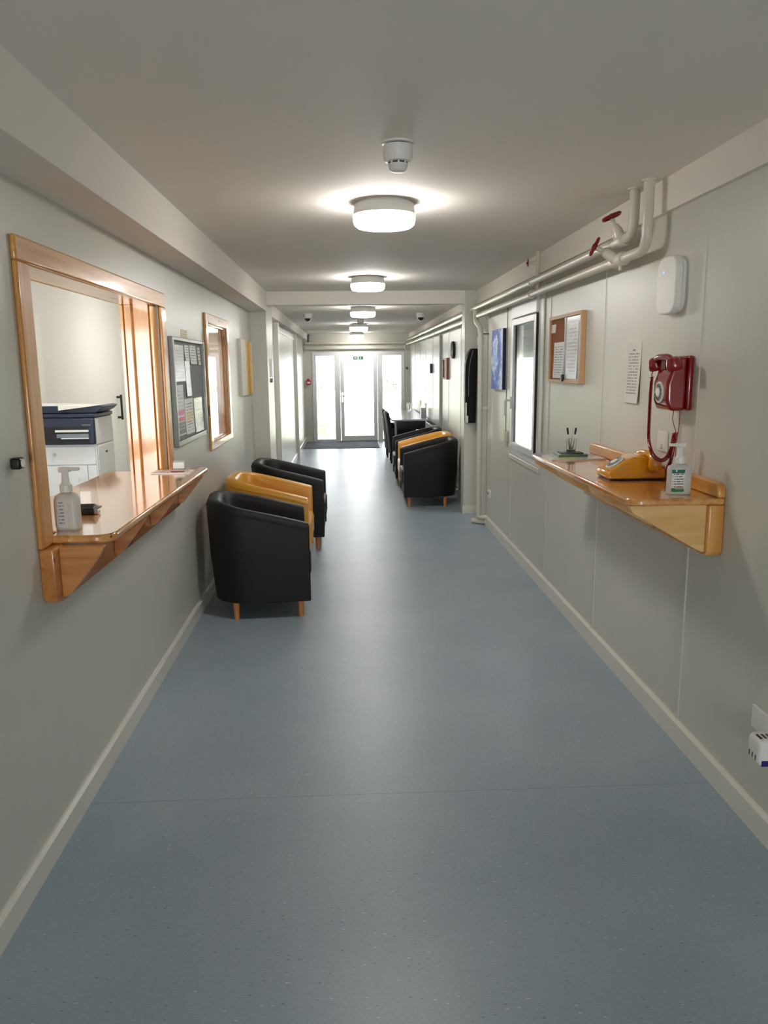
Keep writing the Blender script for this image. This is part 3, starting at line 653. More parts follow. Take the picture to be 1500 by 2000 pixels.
a1 = armchair(LBLK, 'black tub armchair nearest the camera, below the service counter', 'armchair', GL)
a1.location = (-0.632, 5.245, 0); a1.rotation_euler = (0, 0, math.radians(6))
dup(a1, (-0.565, 7.22, 0), 0, 'black tub armchair by the left wall beyond the yellow one', GL)
dup(a1, (0.958, 9.275, 0), PI, 'black tub armchair by the right pier, nearest on the right side', GR)
dup(a1, (0.958, 10.86, 0), PI, 'black tub armchair on the right side behind the yellow one', GR)
a2 = armchair(LYEL, 'mustard yellow tub armchair between two black ones by the left wall', 'armchair', GL)
a2.location = (-0.652, 6.25, 0)
dup(a2, (0.985, 10.06, 0), PI, 'mustard yellow tub armchair between two black ones on the right side', GR)

# ------------------------------------------------------------------ table and chairs at the far right
tb = thing('meeting_table', (1.03, 14.7, 0), 'long pale grey table against the far right wall', 'table')
rbox(0.72, 1.335, 13.0, 16.4, 0.725, 0.752, 0.02).build('table_top', TTOP, tb, bevel=0.004)
MB().box(0.80, 1.30, 13.04, 13.09, 0.58, 0.725).box(0.80, 1.30, 16.3, 16.35, 0.58, 0.725).box(0.80, 0.83, 13.09, 16.3, 0.62, 0.725).box(1.27, 1.30, 13.09, 16.3, 0.58, 0.725).build('underframe', BLK, tb, smooth=False)
for yy in (13.06, 16.33):
    for xx in (0.79, 1.29): MB().tube([(xx, yy, 0), (xx, yy, 0.725)], 0.022, 12).build('leg', CHROME, tb)
def dining_chair():
    t = thing('upholstered_chair', (0, 0, 0), '', 'chair', 'black chairs along the far table')
    rbox(-0.19, 0.27, -0.24, 0.24, 0.36, 0.48, 0.04).build('seat', LBLK, t, bevel=0.025, seg=3)
    v = []; f = []; ny = 8; prof = [(0.0, 0.16), (-0.02, 0.42), (-0.05, 0.7), (-0.075, 0.86), (-0.06, 0.885), (-0.03, 0.88), (0.0, 0.72), (0.03, 0.46), (0.045, 0.16)]
    for j in range(ny + 1):
        yy = -0.25 + 0.5 * j / ny; bow = 0.035 * (1 - (2 * j / ny - 1) ** 2); dz = 0.02 * (2 * j / ny - 1) ** 2
        for (x_, z_) in prof: v.append((-0.24 + x_ - bow + 0.03, yy, z_ - (dz if z_ > 0.8 else 0)))
    K = len(prof)
    for j in range(ny):
        for i in range(K): f.append((j * K + i, (j + 1) * K + i, (j + 1) * K + (i + 1) % K, j * K + (i + 1) % K))
    f.append(tuple(range(K))); f.append(tuple(ny * K + i for i in range(K)))
    MB().add(v, f).build('backrest', LBLK, t, bevel=0.012)
    for yy in (-0.255, 0.215): rbox(-0.22, 0.22, yy, yy + 0.04, 0.14, 0.6, 0.05, axis=1).build('side_panel', LBLK, t, bevel=0.01)
    for xx, yy in ((-0.2, -0.19), (-0.2, 0.19), (0.22, -0.19), (0.22, 0.19)): MB().lathe([(0.014, 0), (0.02, 0.37 if xx > 0 else 0.2)], (xx, yy, 0), n=12).build('leg', BLK, t)
    return t
d1 = dining_chair(); d1.location = (0.92, 13.38, 0); d1['label'] = 'black high backed chair at the near end of the far table'
dup(d1, (0.90, 14.25, 0), 0, 'second black high backed chair along the far table')
# things on the far table
bt = thing('water_jug', (1.13, 16.1, 0.752), 'tall white jug at the far end of the long table', 'jug')
MB().lathe([(0.05, 0), (0.055, 0.02), (0.05, 0.17), (0.042, 0.21), (0.048, 0.23)], (1.13, 16.1, 0.752), n=20).build('jug_body', PLAST, bt)
MB().tube([(1.18, 16.1, 0.93), (1.22, 16.1, 0.92), (1.225, 16.1, 0.85), (1.18, 16.1, 0.80)], 0.008, 8).build('jug_handle', PLAST, bt)
for i, (xx, yy, h_) in enumerate(((1.21, 15.75, 0.15), (1.25, 15.95, 0.12))):
    g = thing('drinking_glass', (xx, yy, 0.752), ['clear tall glass beside the white jug on the long table', 'clear short glass near the wall on the long table'][i], 'glass', 'glasses on the long table')
    MB().lathe([(0.03, 0), (0.036, h_), (0.033, h_), (0.028, 0.008)], (xx, yy, 0.752), n=18).build('glass_wall', CLEAR, g)
nd = thing('napkin_dispenser', (1.27, 13.35, 0.752), 'grey round topped dispenser on the near end of the long table', 'dispenser')
b = MB().prism([(13.29, 0.752), (13.43, 0.752), (13.43, 0.86)] + [(13.36 + 0.07 * math.cos(a), 0.86 + 0.06 * math.sin(a)) for a in [PI * i / 8 for i in range(1, 8)]] + [(13.29, 0.86)], 0, 1.235, 1.325)
b.build('casing', mat('dispenser_grey', (164, 166, 168), rough=0.35), nd, bevel=0.006)
MB().box(1.233, 1.236, 13.32, 13.40, 0.79, 0.80).build('slot', BLK, nd)
ht = thing('panel_heater', (1.3, 12.4, 0.2), 'pale grey panel heater low on the far right wall before the table', 'heater')
MB().box(XRF - 0.11, XRF - 0.015, 11.75, 12.7, 0.22, 0.74).build('casing', mat('heater_grey', (190, 192, 192), rough=0.4), ht, bevel=0.01)
for i in range(6): MB().box(XRF - 0.10, XRF - 0.03, 11.83 + i * 0.14, 11.92 + i * 0.14, 0.738, 0.744).build('vent_slot', RUB, ht)
MB().box(XRF - 0.016, XRF, 11.9, 12.55, 0.35, 0.6).build('wall_plate', ALU, ht)
# things on the far right wall
tm = thing('wall_phone_unit', (XRF, 12.75, 1.52), 'small black control unit on the bright far right wall', 'control unit')
MB().box(XRF - 0.045, XRF, 12.62, 12.92, 1.51, 1.66).build('casing', BLK, tm, bevel=0.008); MB().box(XRF - 0.048, XRF - 0.044, 12.68, 12.86, 1.58, 1.64).build('screen', BLKG, tm)
pf = thing('picture_frame', (XRF, 10.8, 1.46), 'small brown framed picture on the far right wall', 'picture')
MB().box(XRF - 0.012, XRF, 10.62, 11.02, 1.46, 1.71).build('print_sheet', PAPER, pf, smooth=False)
BRN = mat('brown_frame', (120, 70, 62), rough=0.45)
for y0, y1, z0, z1 in ((10.58, 10.63, 1.44, 1.73), (11.01, 11.06, 1.44, 1.73)): MB().box(XRF - 0.035, XRF, y0, y1, z0, z1).build('frame_stile', BRN, pf, bevel=0.004)
for z0, z1 in ((1.44, 1.465), (1.705, 1.73)): MB().box(XRF - 0.03, XRF, 10.63, 11.01, z0, z1).build('frame_rail', BRN, pf, bevel=0.004)
ck = thing('wall_clock', (XRF, 10.05, 1.67), 'black rimmed round wall clock on the far right wall beyond the pier', 'clock')
MB().lathe([(0.09, 0), (0.11, -0.006), (0.11, -0.034), (0.1, -0.038), (0.095, -0.03)], (XRF, 10.05, 1.82), axis=0, n=32).build('rim', BLK, ck)
MB().lathe([(0.095, -0.026), (0.095, -0.029)], (XRF, 10.05, 1.82), axis=0, n=32).build('dial_face', PAPER, ck)
MB().box(XRF - 0.035, XRF - 0.032, 10.046, 10.054, 1.82, 1.89).box(XRF - 0.035, XRF - 0.032, 10.05, 10.10, 1.816, 1.824).build('hands', BLK, ck)
sheet('paper_notice', XRF, 9.22, 9.36, 1.52, 1.80, printed('np_far', (230, 230, 226), (150, 150, 156), 10, 1, 2), 'white paper notice on the far right wall just beyond the pier', off=0.0)
for yy, zz, lb in ((14.73, 0.90, 'white double socket above the far end of the long table'), (13.74, 0.90, 'white double socket above the middle of the long table')):
    so = thing('wall_socket', (XRF, yy, zz), lb, 'socket', 'sockets above the long table')
    MB().box(XRF - 0.012, XRF, yy - 0.07, yy + 0.07, zz, zz + 0.085).build('plate', PLAST, so, bevel=0.004)
    MB().box(XRF - 0.0145, XRF - 0.012, yy - 0.05, yy - 0.03, zz + 0.05, zz + 0.07).box(XRF - 0.0145, XRF - 0.012, yy + 0.03, yy + 0.05, zz + 0.05, zz + 0.07).build('rocker', RUB, so)

# black glossy panel with a bowed edge, mounted on the face of the right pier
tv = thing('wall_display', (1.33, YP, 1.0), 'tall black glossy panel with curved edge mounted on the right pier', 'panel')
bow = [(1.272, 1.01), (1.37, 1.01), (1.385, 1.80), (1.318, 1.80), (1.298, 1.772), (1.28, 1.735), (1.264, 1.68), (1.256, 1.62), (1.253, 1.53), (1.253, 1.42), (1.255, 1.24), (1.262, 1.03)]
MB().prism(bow, 1, YP - 0.11, YP).build('casing', mat('black_satin', (9, 9, 10), rough=0.45, spec=0.2), tv, bevel=0.006)
MB().tube([(1.335, YP - 0.1105, 1.78), (1.313, YP - 0.1105, 1.70), (1.298, YP - 0.1105, 1.62), (1.291, YP - 0.1105, 1.50), (1.29, YP - 0.1105, 1.30)], 0.0022, 6).build('bezel_line', ALU, tv)
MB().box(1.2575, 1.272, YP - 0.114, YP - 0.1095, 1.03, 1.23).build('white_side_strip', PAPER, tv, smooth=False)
MB().box(1.2585, 1.288, YP - 0.115, YP - 0.1095, 1.015, 1.09).build('white_low_patch', PAPER, tv, smooth=False)  # small white patch over the lower left corner of the casing

# ------------------------------------------------------------------ right hand window with roller shutter
w3 = struct_root('window_3', (XR, 6.2, 0.87))
def c3(y0, y1, z0, z1, name, x0, x1, m=PVC, bev=0.006, par=None): return MB().box(x0, x1, y0, y1, z0, z1).build(name, m, par or w3, bevel=bev)
c3(5.70, 5.765, 0.87, 2.14, 'frame_stile', XR - 0.012, XR + 0.09); c3(6.635, 6.70, 0.87, 2.14, 'frame_stile', XR - 0.012, XR + 0.09)
c3(5.765, 6.635, 0.87, 0.925, 'frame_sill', XR - 0.012, XR + 0.09); c3(5.765, 6.635, 2.0, 2.14, 'shutter_box', XR - 0.03, XR + 0.09)
c3(5.77, 5.835, 0.93, 1.995, 'sash_stile', XR - 0.03, XR + 0.035); c3(6.56, 6.63, 0.93, 1.995, 'sash_stile', XR - 0.03, XR + 0.035)
c3(5.835, 6.56, 0.93, 0.985, 'sash_rail', XR - 0.03, XR + 0.035); c3(5.835, 6.56, 1.94, 1.995, 'sash_rail', XR - 0.03, XR + 0.035)
for y0, y1 in ((5.765, 5.7695), (6.6305, 6.635)): c3(y0, y1, 0.93, 1.995, 'seal', XR - 0.028, XR + 0.03, SEAL, 0)
for y0, y1 in ((5.8355, 5.841), (6.555, 6.5595)): c3(y0, y1, 0.985, 1.94, 'seal', XR - 0.012, XR + 0.006, SEAL, 0)
c3(5.836, 6.56, 0.985, 1.94, 'pane', XR + 0.004, XR + 0.01, GLASS, 0)
c3(5.68, 6.72, 0.825, 0.868, 'sill_trim', XR - 0.014, XR, TRIM); c3(6.70, 6.76, 0.825, 2.14, 'side_trim', XR - 0.012, XR, TRIM); c3(5.62, 5.70, 0.868, 2.2, 'side_trim', XR - 0.012, XR, TRIM)
for i in range(7): c3(5.77, 6.63, 1.68 + i * 0.046, 1.7255 + i * 0.046, 'shutter_slat', XR + 0.075, XR + 0.087, SHUT, 0.003)
hd = MB().box(XR - 0.042, XR - 0.03, 6.582, 6.61, 1.26, 1.36).tube([(XR - 0.042, 6.596, 1.33), (XR - 0.075, 6.596, 1.33), (XR - 0.082, 6.596, 1.322), (XR - 0.082, 6.596, 1.20)], 0.009, 8)
hd.build('handle', PVC, w3)
sb_ = thing('shutter_strap', (XR, 6.85, 0.95), 'cream strap winder box with hanging shutter strap left of the right window', 'strap winder')
MB().box(XR - 0.05, XR, 6.76, 6.96, 0.955, 1.05).build('winder_box', CREAM, sb_, bevel=0.008)
MB().box(XR - 0.03, XR - 0.026, 6.80, 6.818, 1.05, 2.11).build('strap', mat('strap_grey', (110, 106, 98), rough=0.8), sb_, smooth=False)
# blue wave canvas
cp = thing('canvas_painting', (XR, 7.24, 1.405), 'blue and white wave canvas painting left of the right window', 'painting')
MB().box(XR - 0.035, XR - 0.03, 6.99, 7.50, 1.405, 1.945).build('painted_face', PAINT_BLUE, cp, smooth=False)
MB().box(XR - 0.03, XR, 6.99, 7.50, 1.405, 1.945).build('canvas_edge', mat('shaded_navy_edge', (24, 26, 66), rough=0.6), cp, smooth=False)  # navy edge with its side shading put into the dark colour

# ------------------------------------------------------------------ cork and whiteboard combination (right wall)
pb = thing('combination_board', (XR, 5.0, 1.51), 'oak framed half cork half whiteboard on the right wall', 'notice board')
xb0 = XR - 0.02
MB().box(xb0, XR - 0.004, 5.01, 5.36, 1.525, 1.915).build('cork_panel', CORK, pb, smooth=False)
MB().box(xb0, XR - 0.004, 4.66, 5.01, 1.525, 1.915).build('white_panel', WBRD, pb, smooth=False)
for y0, y1 in ((4.635, 4.662), (5.358, 5.385)): MB().box(XR - 0.032, XR, y0, y1, 1.505, 1.935).build('frame_stile', OAK, pb, bevel=0.003)
for z0, z1 in ((1.505, 1.527), (1.913, 1.935)): MB().box(XR - 0.032, XR, 4.662, 5.358, z0, z1).build('frame_rail', OAK, pb, bevel=0.003)
MB().box(XR - 0.025, XR - 0.02, 5.002, 5.016, 1.527, 1.913).build('divider', ALU, pb)
GP = 'papers on the combination board'
sheet('paper_slip', XR, 5.24, 5.345, 1.83, 1.885, PAPER, 'small white slip pinned at the top of the cork panel', off=0.0205, group=GP, curl=0.003)
sheet('paper_notice', XR, 5.03, 5.27, 1.535, 1.765, printed('np_m', (222, 222, 218), inkp, 14, 1, 2, cols=14), 'white printed notice pinned low on the cork panel', off=0.0205, group=GP)
sheet('paper_notice', XR, 4.72, 4.96, 1.535, 1.875, printed('np_n', (226, 228, 228), (140, 148, 168), 16, 1, 2, cols=12, coat=0.8, rough=0.2), 'tall glossy notice fixed on the whiteboard half', off=0.0205, group=GP)
tag(MB().box(XR - 0.045, XR - 0.026, 4.985, 5.015, 1.515, 1.56).build('bulldog_clip', BLK, bevel=0.003), 'small black clip at the foot of the combination board', 'clip')

# laminated notice
sheet('laminated_notice', XR, 3.74, 3.93, 1.432, 1.725, printed('np_o', (214, 211, 204), (96, 96, 98), 20, 1, 2, cols=16, margin=0.14, coat=0.9, rough=0.3, bands=[(0.86, 0.885, 0.42, 0.6, (40, 40, 42))], top=0.82, bottom=0.14), 'white laminated typed notice on the right wall by the red telephone', 'notice', off=0.0, curl=0.012)

# wifi hub
hu = thing('wifi_hub', (XR, 3.37, 1.83), 'white rounded wireless hub with blue light high on the right wall', 'hub')
rbox(XR - 0.012, XR, 3.285, 3.475, 1.833, 2.063, 0.055, axis=0).build('back_plate', PLAST, hu)
rbox(XR - 0.046, XR - 0.012, 3.28, 3.48, 1.828, 2.068, 0.058, axis=0).build('cover', PLAST, hu, bevel=0.008, seg=3)
MB().box(XR - 0.0475, XR - 0.046, 3.405, 3.412, 1.998, 2.008).build('status_light', BLUEL, hu, smooth=False)

# ------------------------------------------------------------------ heating pipes
def bend(p0, p1, p2, r, n=6):
    p0, p1, p2 = Vector(p0), Vector(p1), Vector(p2); a = (p0 - p1).normalized(); c = (p2 - p1).normalized()
    return [((p1 + a * r) * (1 - t) ** 2 + p1 * 2 * t * (1 - t) + (p1 + c * r) * t * t) for t in [i / n for i in range(n + 1)]]
def wheel(c, axis, r, m, root, name='valve_wheel'):
    b = MB(); ax = Vector(axis).normalized(); u = Vector((0, 0, 1)).cross(ax)
    if u.length < 0.1: u = Vector((1, 0, 0))
    u.normalize(); v_ = ax.cross(u); c = Vector(c)
    ring = [c + r * (1 + 0.06 * math.cos(6 * a)) * (math.cos(a) * u + math.sin(a) * v_) for a in [2 * PI * i / 24 for i in range(25)]]
    b.tube(ring, r * 0.17, 8, caps=False)
    for k in range(3):
        a = PI * k / 3; d = math.cos(a) * u + math.sin(a) * v_
        b.tube([c - d * r, c + d * r], r * 0.13, 6)
    b.tube([c - ax * 0.012, c + ax * 0.012], r * 0.3, 10)
    return b.build(name, m, root)
XP, RP = 1.325, 0.0235
ZU, ZD = 2.203, 2.117
up = thing('heating_pipe', (XP, 6.0, ZU), 'upper cream painted heating pipe along the right wall with red valve wheel', 'pipe')
Yu = 3.70
MB().tube([(XP, YP, ZU)] + bend((XP, YP, ZU), (XP, Yu, ZU), (XP, Yu, ZC), 0.075) + [(XP, Yu, ZC)], RP, 16).build('pipe_run', PIPE, up)
MB().lathe([(0.034, -0.008), (0.034, 0.0)], (XP, Yu, ZC), n=18).build('ceiling_collar', PIPE, up)
vb = MB().tube([(XP, 3.80, ZU), (XP, 3.825, ZU), (XP, 3.85, ZU), (XP, 3.90, ZU), (XP, 3.925, ZU)], [0.031, 0.034, 0.03, 0.034, 0.031], 12)
vb.tube([(XP, 3.86, ZU), (XP - 0.02, 3.87, ZU + 0.05), (XP - 0.03, 3.875, ZU + 0.075)], [0.03, 0.026, 0.016], 12)
vb.build('valve_body', PIPE, up, bevel=0.003)
wheel((XP - 0.044, 3.884, ZU + 0.115), (-0.35, 0.1, 0.9), 0.042, REDW, up)
MB().tube([(XP - 0.03, 3.875, ZU + 0.07), (XP - 0.044, 3.884, ZU + 0.112)], 0.011, 8).build('valve_stem', PIPE, up)
lo = thing('heating_pipe', (XP, 5.8, ZD), 'lower cream painted heating pipe along the right wall, elbow up to ceiling nearest camera', 'pipe')
Yl = 3.53
MB().tube([(XP, 8.02, ZD)] + [(XP, 8.0, ZD)] + bend((XP, 8.0, ZD), (XP, Yl, ZD), (XP, Yl, ZC), 0.075) + [(XP, Yl, ZC)], RP, 16).build('pipe_run', PIPE, lo)
MB().lathe([(0.034, -0.008), (0.034, 0.0)], (XP, Yl, ZC), n=18).build('ceiling_collar', PIPE, lo)
vb = MB().tube([(XP, 3.80, ZD), (XP, 3.82, ZD), (XP, 3.86, ZD), (XP, 3.93, ZD), (XP, 3.955, ZD)], [0.031, 0.034, 0.03, 0.034, 0.031], 12)
vb.tube([(XP, 3.89, ZD), (XP - 0.055, 3.91, ZD + 0.04), (XP - 0.07, 3.92, ZD + 0.05)], [0.03, 0.026, 0.016], 12)
vb.build('valve_body', PIPE, lo, bevel=0.003)
MB().tube([(XP - 0.07, 3.92, ZD + 0.05), (XP - 0.105, 3.935, ZD + 0.07)], 0.011, 8).build('valve_stem', PIPE, lo)
wheel((XP - 0.105, 3.935, ZD + 0.07), (-0.85, 0.25, 0.45), 0.042, REDW, lo)
MB().lathe([(0.008, -0.03), (0.008, 0.0)], (XP, 3.86, ZD - 0.02), n=10).build('drain_nipple', PIPE, lo)
# riser with small bleed valve at the window
rs = thing('riser_pipe', (XP, 5.66, ZU), 'short riser pipe with small red valve wheel above the right window', 'pipe')
MB().tube([(XP + 0.03, 5.66, ZU - 0.06), (XP + 0.03, 5.66, ZC)], 0.015, 12).build('pipe_run', PIPE, rs)
MB().tube([(XP + 0.03, 5.66, 2.33), (XP - 0.02, 5.67, 2.33), (XP - 0.035, 5.672, 2.33)], [0.014, 0.011, 0.006], 10).build('valve_body', PIPE, rs)
wheel((XP - 0.04, 5.674, 2.33), (-1, 0.1, 0), 0.024, REDW, rs)
for z, o in ((ZU, up), (ZD, lo)):
    b = MB()
    MB().tube([(XP, 5.70, z), (XP, 5.715, z)], RP + 0.006, 16).build('pipe_clip', PIPE, o)
    MB().box(XP, XR - 0.004, 5.702, 5.713, z - 0.006, z + 0.006).build('clip_arm', PIPE, o)
# drop pipe beside the pier
dp = thing('drop_pipe', (1.31, 7.95, 0), 'vertical cream pipe dropping to the floor in front of the right pier', 'pipe')
MB().tube([(XP, 8.20, ZU - 0.0)] + bend((XP, 8.20, ZU), (XP, 8.2, ZU - 0.12), (XP, 7.9, ZU - 0.22), 0.09) + bend((XP, 8.15, ZU - 0.13), (XP, 7.86, ZU - 0.22), (XP, 7.86, 1.5), 0.09) + [(XP, 7.86, 1.0), (XP, 7.86, 0.10)], 0.026, 14).build('pipe_run', PIPE, dp)
MB().tube([(XP, 7.86, 1.83), (XP, 7.86, 1.90)], 0.034, 14).build('union_joint', PIPE, dp)
MB().tube([(XP, 7.86, 1.93), (XR, 7.86, 1.93)], 0.006, 8).build('wall_bracket', DMET, dp)
MB().box(XP + 0.01, XR, 7.85, 7.87, 1.19, 1.21).build('wall_bracket', PIPE, dp)
MB().tube([(XP, 7.86, 0.11), (XP, 7.86, 0.085), (XP + 0.02, 7.855, 0.08), (XR, 7.83, 0.08)], 0.026, 12).build('floor_elbow', PIPE, dp)
fs = thing('floor_stub_pipe', (1.33, 7.9, 0), 'short cream pipe stub at floor level below the drop pipe', 'pipe')
MB().tube([(XP - 0.05, 7.95, 0.028), (XP, 7.90, 0.028), (XR, 7.86, 0.028)], 0.026, 12).build('pipe_run', PIPE, fs)
# far section pipes
XPF = 1.285
for z, lb in ((2.178, 'upper heating pipe along the far right wall beyond the pier'), (2.098, 'lower heating pipe along the far right wall beyond the pier')):
    t = thing('heating_pipe', (XPF, 13.0, z), lb, 'pipe', 'pipes of the far corridor section')
    MB().tube([(XPF, YP + 0.225, z), (XPF, YE - 0.09, z)], RP, 14).build('pipe_run', PIPE, t)
    for yy in (11.55, 14.2): MB().tube([(XPF, yy, z), (XPF, yy + 0.02, z)], RP + 0.006, 14).build('pipe_clip', PIPE, t); MB().box(XPF, XRF, yy + 0.003, yy + 0.015, z - 0.006, z + 0.006).build('clip_arm', PIPE, t)
for z, lb in ((2.13, 'upper heating pipe across the end wall above the glazed door'), (2.025, 'lower heating pipe across the end wall above the glazed door')):
    t = thing('heating_pipe', (0.2, YE - 0.06, z), lb, 'pipe', 'pipes of the far corridor section')
    MB().tube([(XLF + 0.05, YE - 0.06, z), (XPF - 0.03, YE - 0.06, z)], 0.03, 14).build('pipe_run', PIPE, t)
    MB().box(0.2, 0.215, YE - 0.06, YE, z - 0.008, z + 0.008).build('clip_arm', PIPE, t)
vp = thing('air_vent_pipe', (-0.84, YE - 0.07, 2.13), 'small dark vent valve on the end wall pipe in the left corner', 'valve')
MB().tube([(-0.84, YE - 0.06, 2.15), (-0.84, YE - 0.06, 2.30)], 0.02, 10).build('pipe_run', DMET, vp); MB().lathe([(0.05, 0), (0.05, 0.02)], (-0.85, YE - 0.06, 2.29), n=14).build('cap', DMET, vp)
ve = thing('drop_pipe', (1.27, 17.1, 0), 'slim white pipe dropping down the far right corner', 'pipe')
MB().tube([(1.262, YE - 0.13, 2.09), (1.245, YE - 0.10, 2.03), (1.285, YE - 0.05, 1.9), (1.29, YE - 0.05, 0.0)], 0.014, 10).build('pipe_run', PIPE, ve)
MB().box(1.27, 1.31, YE - 0.075, YE, 1.56, 1.61).build('stop_valve', DMET, ve)
cv = thing('conduit', (XRF, 11.5, 0.74), 'vertical grey conduit on the far right wall beyond the clock', 'conduit')
MB().box(XRF - 0.03, XRF, 11.42, 11.52, 0.74, 2.06).build('trunking', mat('conduit_grey', (176, 174, 166), rough=0.4), cv, bevel=0.004)

# ------------------------------------------------------------------ ceiling lamps, smoke detectors, dome cameras
def lamp(x, y, zc, label):
    t = thing('ceiling_lamp', (x, y, zc), label, 'ceiling light', 'round ceiling lamps down the corridor')
    MB().lathe([(0.125, 0), (0.125, -0.008), (0.146, -0.012), (0.149, -0.052), (0.154, -0.062), (0.15, -0.064)], (x, y, zc), n=40).build('base', PLAST, t)
    n = 40; prof = [(0.149, -0.060), (0.152, -0.07), (0.151, -0.088), (0.146, -0.106), (0.132, -0.117), (0.09, -0.121), (0.03, -0.122)]
    MB().lathe(prof, (x, y, zc), n=n).build('diffuser', LENS, t)
    return t
for (x, y, z, lb) in ((0.192, 4.0, ZC, 'round ceiling lamp nearest the camera'), (0.193, 7.2, ZC, 'second round ceiling lamp, before the portal beam'),
                      (0.198, 9.75, ZF, 'third round ceiling lamp, just beyond the portal beam'), (0.197, 13.4, ZF, 'fourth round ceiling lamp in the far section'), (0.2, 16.7, ZF, 'last round ceiling lamp before the end door')):
    lamp(x, y, z, lb)
lamp(-1.5, 5.2, ZC, 'unseen round lamp added to brighten the office above the printer')  # out of view; this lamp and the next are added to brighten the office
lamp(-1.5, 7.7, ZC, 'unseen round lamp added to brighten the far end of the office')
def detector(x, y, zc, label):
    t = thing('smoke_detector', (x, y, zc), label, 'smoke detector', 'smoke detectors on the ceiling')
    MB().lathe([(0.057, 0), (0.057, -0.006), (0.05, -0.008)], (x, y, zc), n=28).build('ceiling_plate', PLAST, t)
    MB().lathe([(0.045, -0.006), (0.045, -0.012)], (x, y, zc), n=28).build('shadow_gap', SEAL, t)
    MB().lathe([(0.053, -0.012), (0.053, -0.055), (0.046, -0.066), (0.034, -0.068)], (x, y, zc), n=28).build('body', PLAST, t)
    MB().lathe([(0.034, -0.066), (0.034, -0.078)], (x, y, zc), n=20).build('sensor_gap', RUB, t)
    MB().lathe([(0.036, -0.074), (0.031, -0.093), (0.022, -0.1), (0.01, -0.101)], (x, y, zc), n=24).build('sensor_cap', PLAST, t)
    b = MB()
    for i in range(8):
        a = 2 * PI * i / 8; b.box(x + 0.034 * math.cos(a) - 0.003, x + 0.034 * math.cos(a) + 0.003, y + 0.034 * math.sin(a) - 0.003, y + 0.034 * math.sin(a) + 0.003, zc - 0.08, zc - 0.064)
    b.build('cage_rib', PLAST, t)
detector(0.194, 2.97, ZC, 'white smoke detector on the ceiling in front of the nearest lamp')
detector(0.205, 12.0, ZF, 'small smoke detector between the third and fourth lamps')
for x, lb in ((-0.53, 'dome camera on the far ceiling to the left'), (1.01, 'dome camera on the far ceiling near the right wall')):
    t = thing('dome_camera', (x, 10.9, ZF), lb, 'camera', 'dome cameras on the far ceiling')
    MB().lathe([(0.062, 0), (0.058, -0.045), (0.05, -0.06)], (x, 10.9, ZF), n=24).build('housing', PLAST, t)
    MB().lathe([(0.044, -0.058), (0.042, -0.075), (0.03, -0.092), (0.01, -0.1)], (x, 10.9, ZF), n=24).build('dome', BLKG, t)

# ------------------------------------------------------------------ pine wall shelf (right) and its things
sh = thing('wall_shelf', (1.25, 3.6, 0.9), 'varnished pine wall shelf with brackets on the right wall', 'shelf')
xs0, ys0, ys1, ZT = 1.04, 2.815, 4.40, 1.122
poly = [(XR - 0.001, ys0)] + [(XR - 0.001, ys1)] + list(reversed(arc((xs0 + 0.04, ys1 - 0.04), 0.04, PI / 2, PI, 5)))[::-1] + arc((xs0 + 0.06, ys0 + 0.06), 0.06, PI, 1.5 * PI, 6)
MB().prism(poly, 2, ZT - 0.026, ZT).build('shelf_board', PINE_TOP, sh, bevel=0.008, seg=4)
us = [(ys0, ZT + 0.0005), (ys1, ZT + 0.0005)] + arc((ys1 - 0.035, ZT + 0.023), 0.035, 0, PI / 2, 5) + arc((ys0 + 0.04, ZT + 0.018), 0.04, PI / 2, PI, 5)
MB().prism(us, 0, XR - 0.03, XR).build('upstand', PINE_Y, sh, bevel=0.006, seg=3)
bb = [(ys0, ZT - 0.0265), (ys1, ZT - 0.0265)] + arc((ys1 - 0.04, 0.93), 0.04, 0, -PI / 2, 5) + arc((ys0 + 0.03, 0.925), 0.03, -PI / 2, -PI, 5)
MB().prism(bb, 0, XR - 0.06, XR).build('backboard', PINE_Z, sh, bevel=0.006, seg=3)
for y in (2.835, 3.335, 3.86, 4.35): shelf_bracket(XR - 0.06, xs0 + 0.012, -1, y, ZT - 0.0265, 0.912, sh)
# magazines
M1 = printed('magazine_cover', (196, 202, 206), (70, 80, 120), 5, 0, 1, cols=8, coat=0.6, rough=0.3, bands=[(0.1, 0.9, 0.2, 0.5, (206, 208, 130)), (0.6, 0.95, 0.75, 1.0, (70, 66, 90))])
M2 = printed('booklet_cover', (70, 100, 84), (210, 214, 210), 4, 0, 1, cols=5, coat=0.6, rough=0.3, bands=[(0.0, 1.0, 0.0, 0.35, (206, 208, 204))])
o = MB().box(1.07, 1.36, 4.05, 4.28, ZT, ZT + 0.007).build('magazine', M1, smooth=False); tag(o, 'large flat magazine with yellow and grey cover on the right shelf', 'magazine')
o = MB().box(1.05, 1.12, 4.285, 4.38, ZT, ZT + 0.004).build('leaflet', printed('leaflet_cover', (150, 146, 160), (80, 80, 110), 5, 0, 1, cols=5), smooth=False); tag(o, 'small leaflet at the far corner of the right shelf', 'leaflet')
o = MB().box(1.13, 1.29, 4.14, 4.26, ZT + 0.007, ZT + 0.021).build('booklet', M2, smooth=False); tag(o, 'green booklet stacked on the large magazine', 'booklet')
o = MB().box(1.15, 1.275, 4.17, 4.25, ZT + 0.021, ZT + 0.027).build('booklet', printed('booklet_cover_dark', (60, 76, 70), (180, 186, 180), 4, 0, 1, cols=5), smooth=False); tag(o, 'dark topmost booklet under the clear pen pot', 'booklet')
pp = thing('pen_pot', (1.215, 4.21, ZT + 0.027), 'clear pen pot on the booklets on the right shelf', 'pen pot')
MB().lathe([(0.026, 0), (0.03, 0.075), (0.028, 0.075), (0.024, 0.004)], (1.215, 4.21, ZT + 0.027), n=20).build('pot_wall', CLEAR, pp)
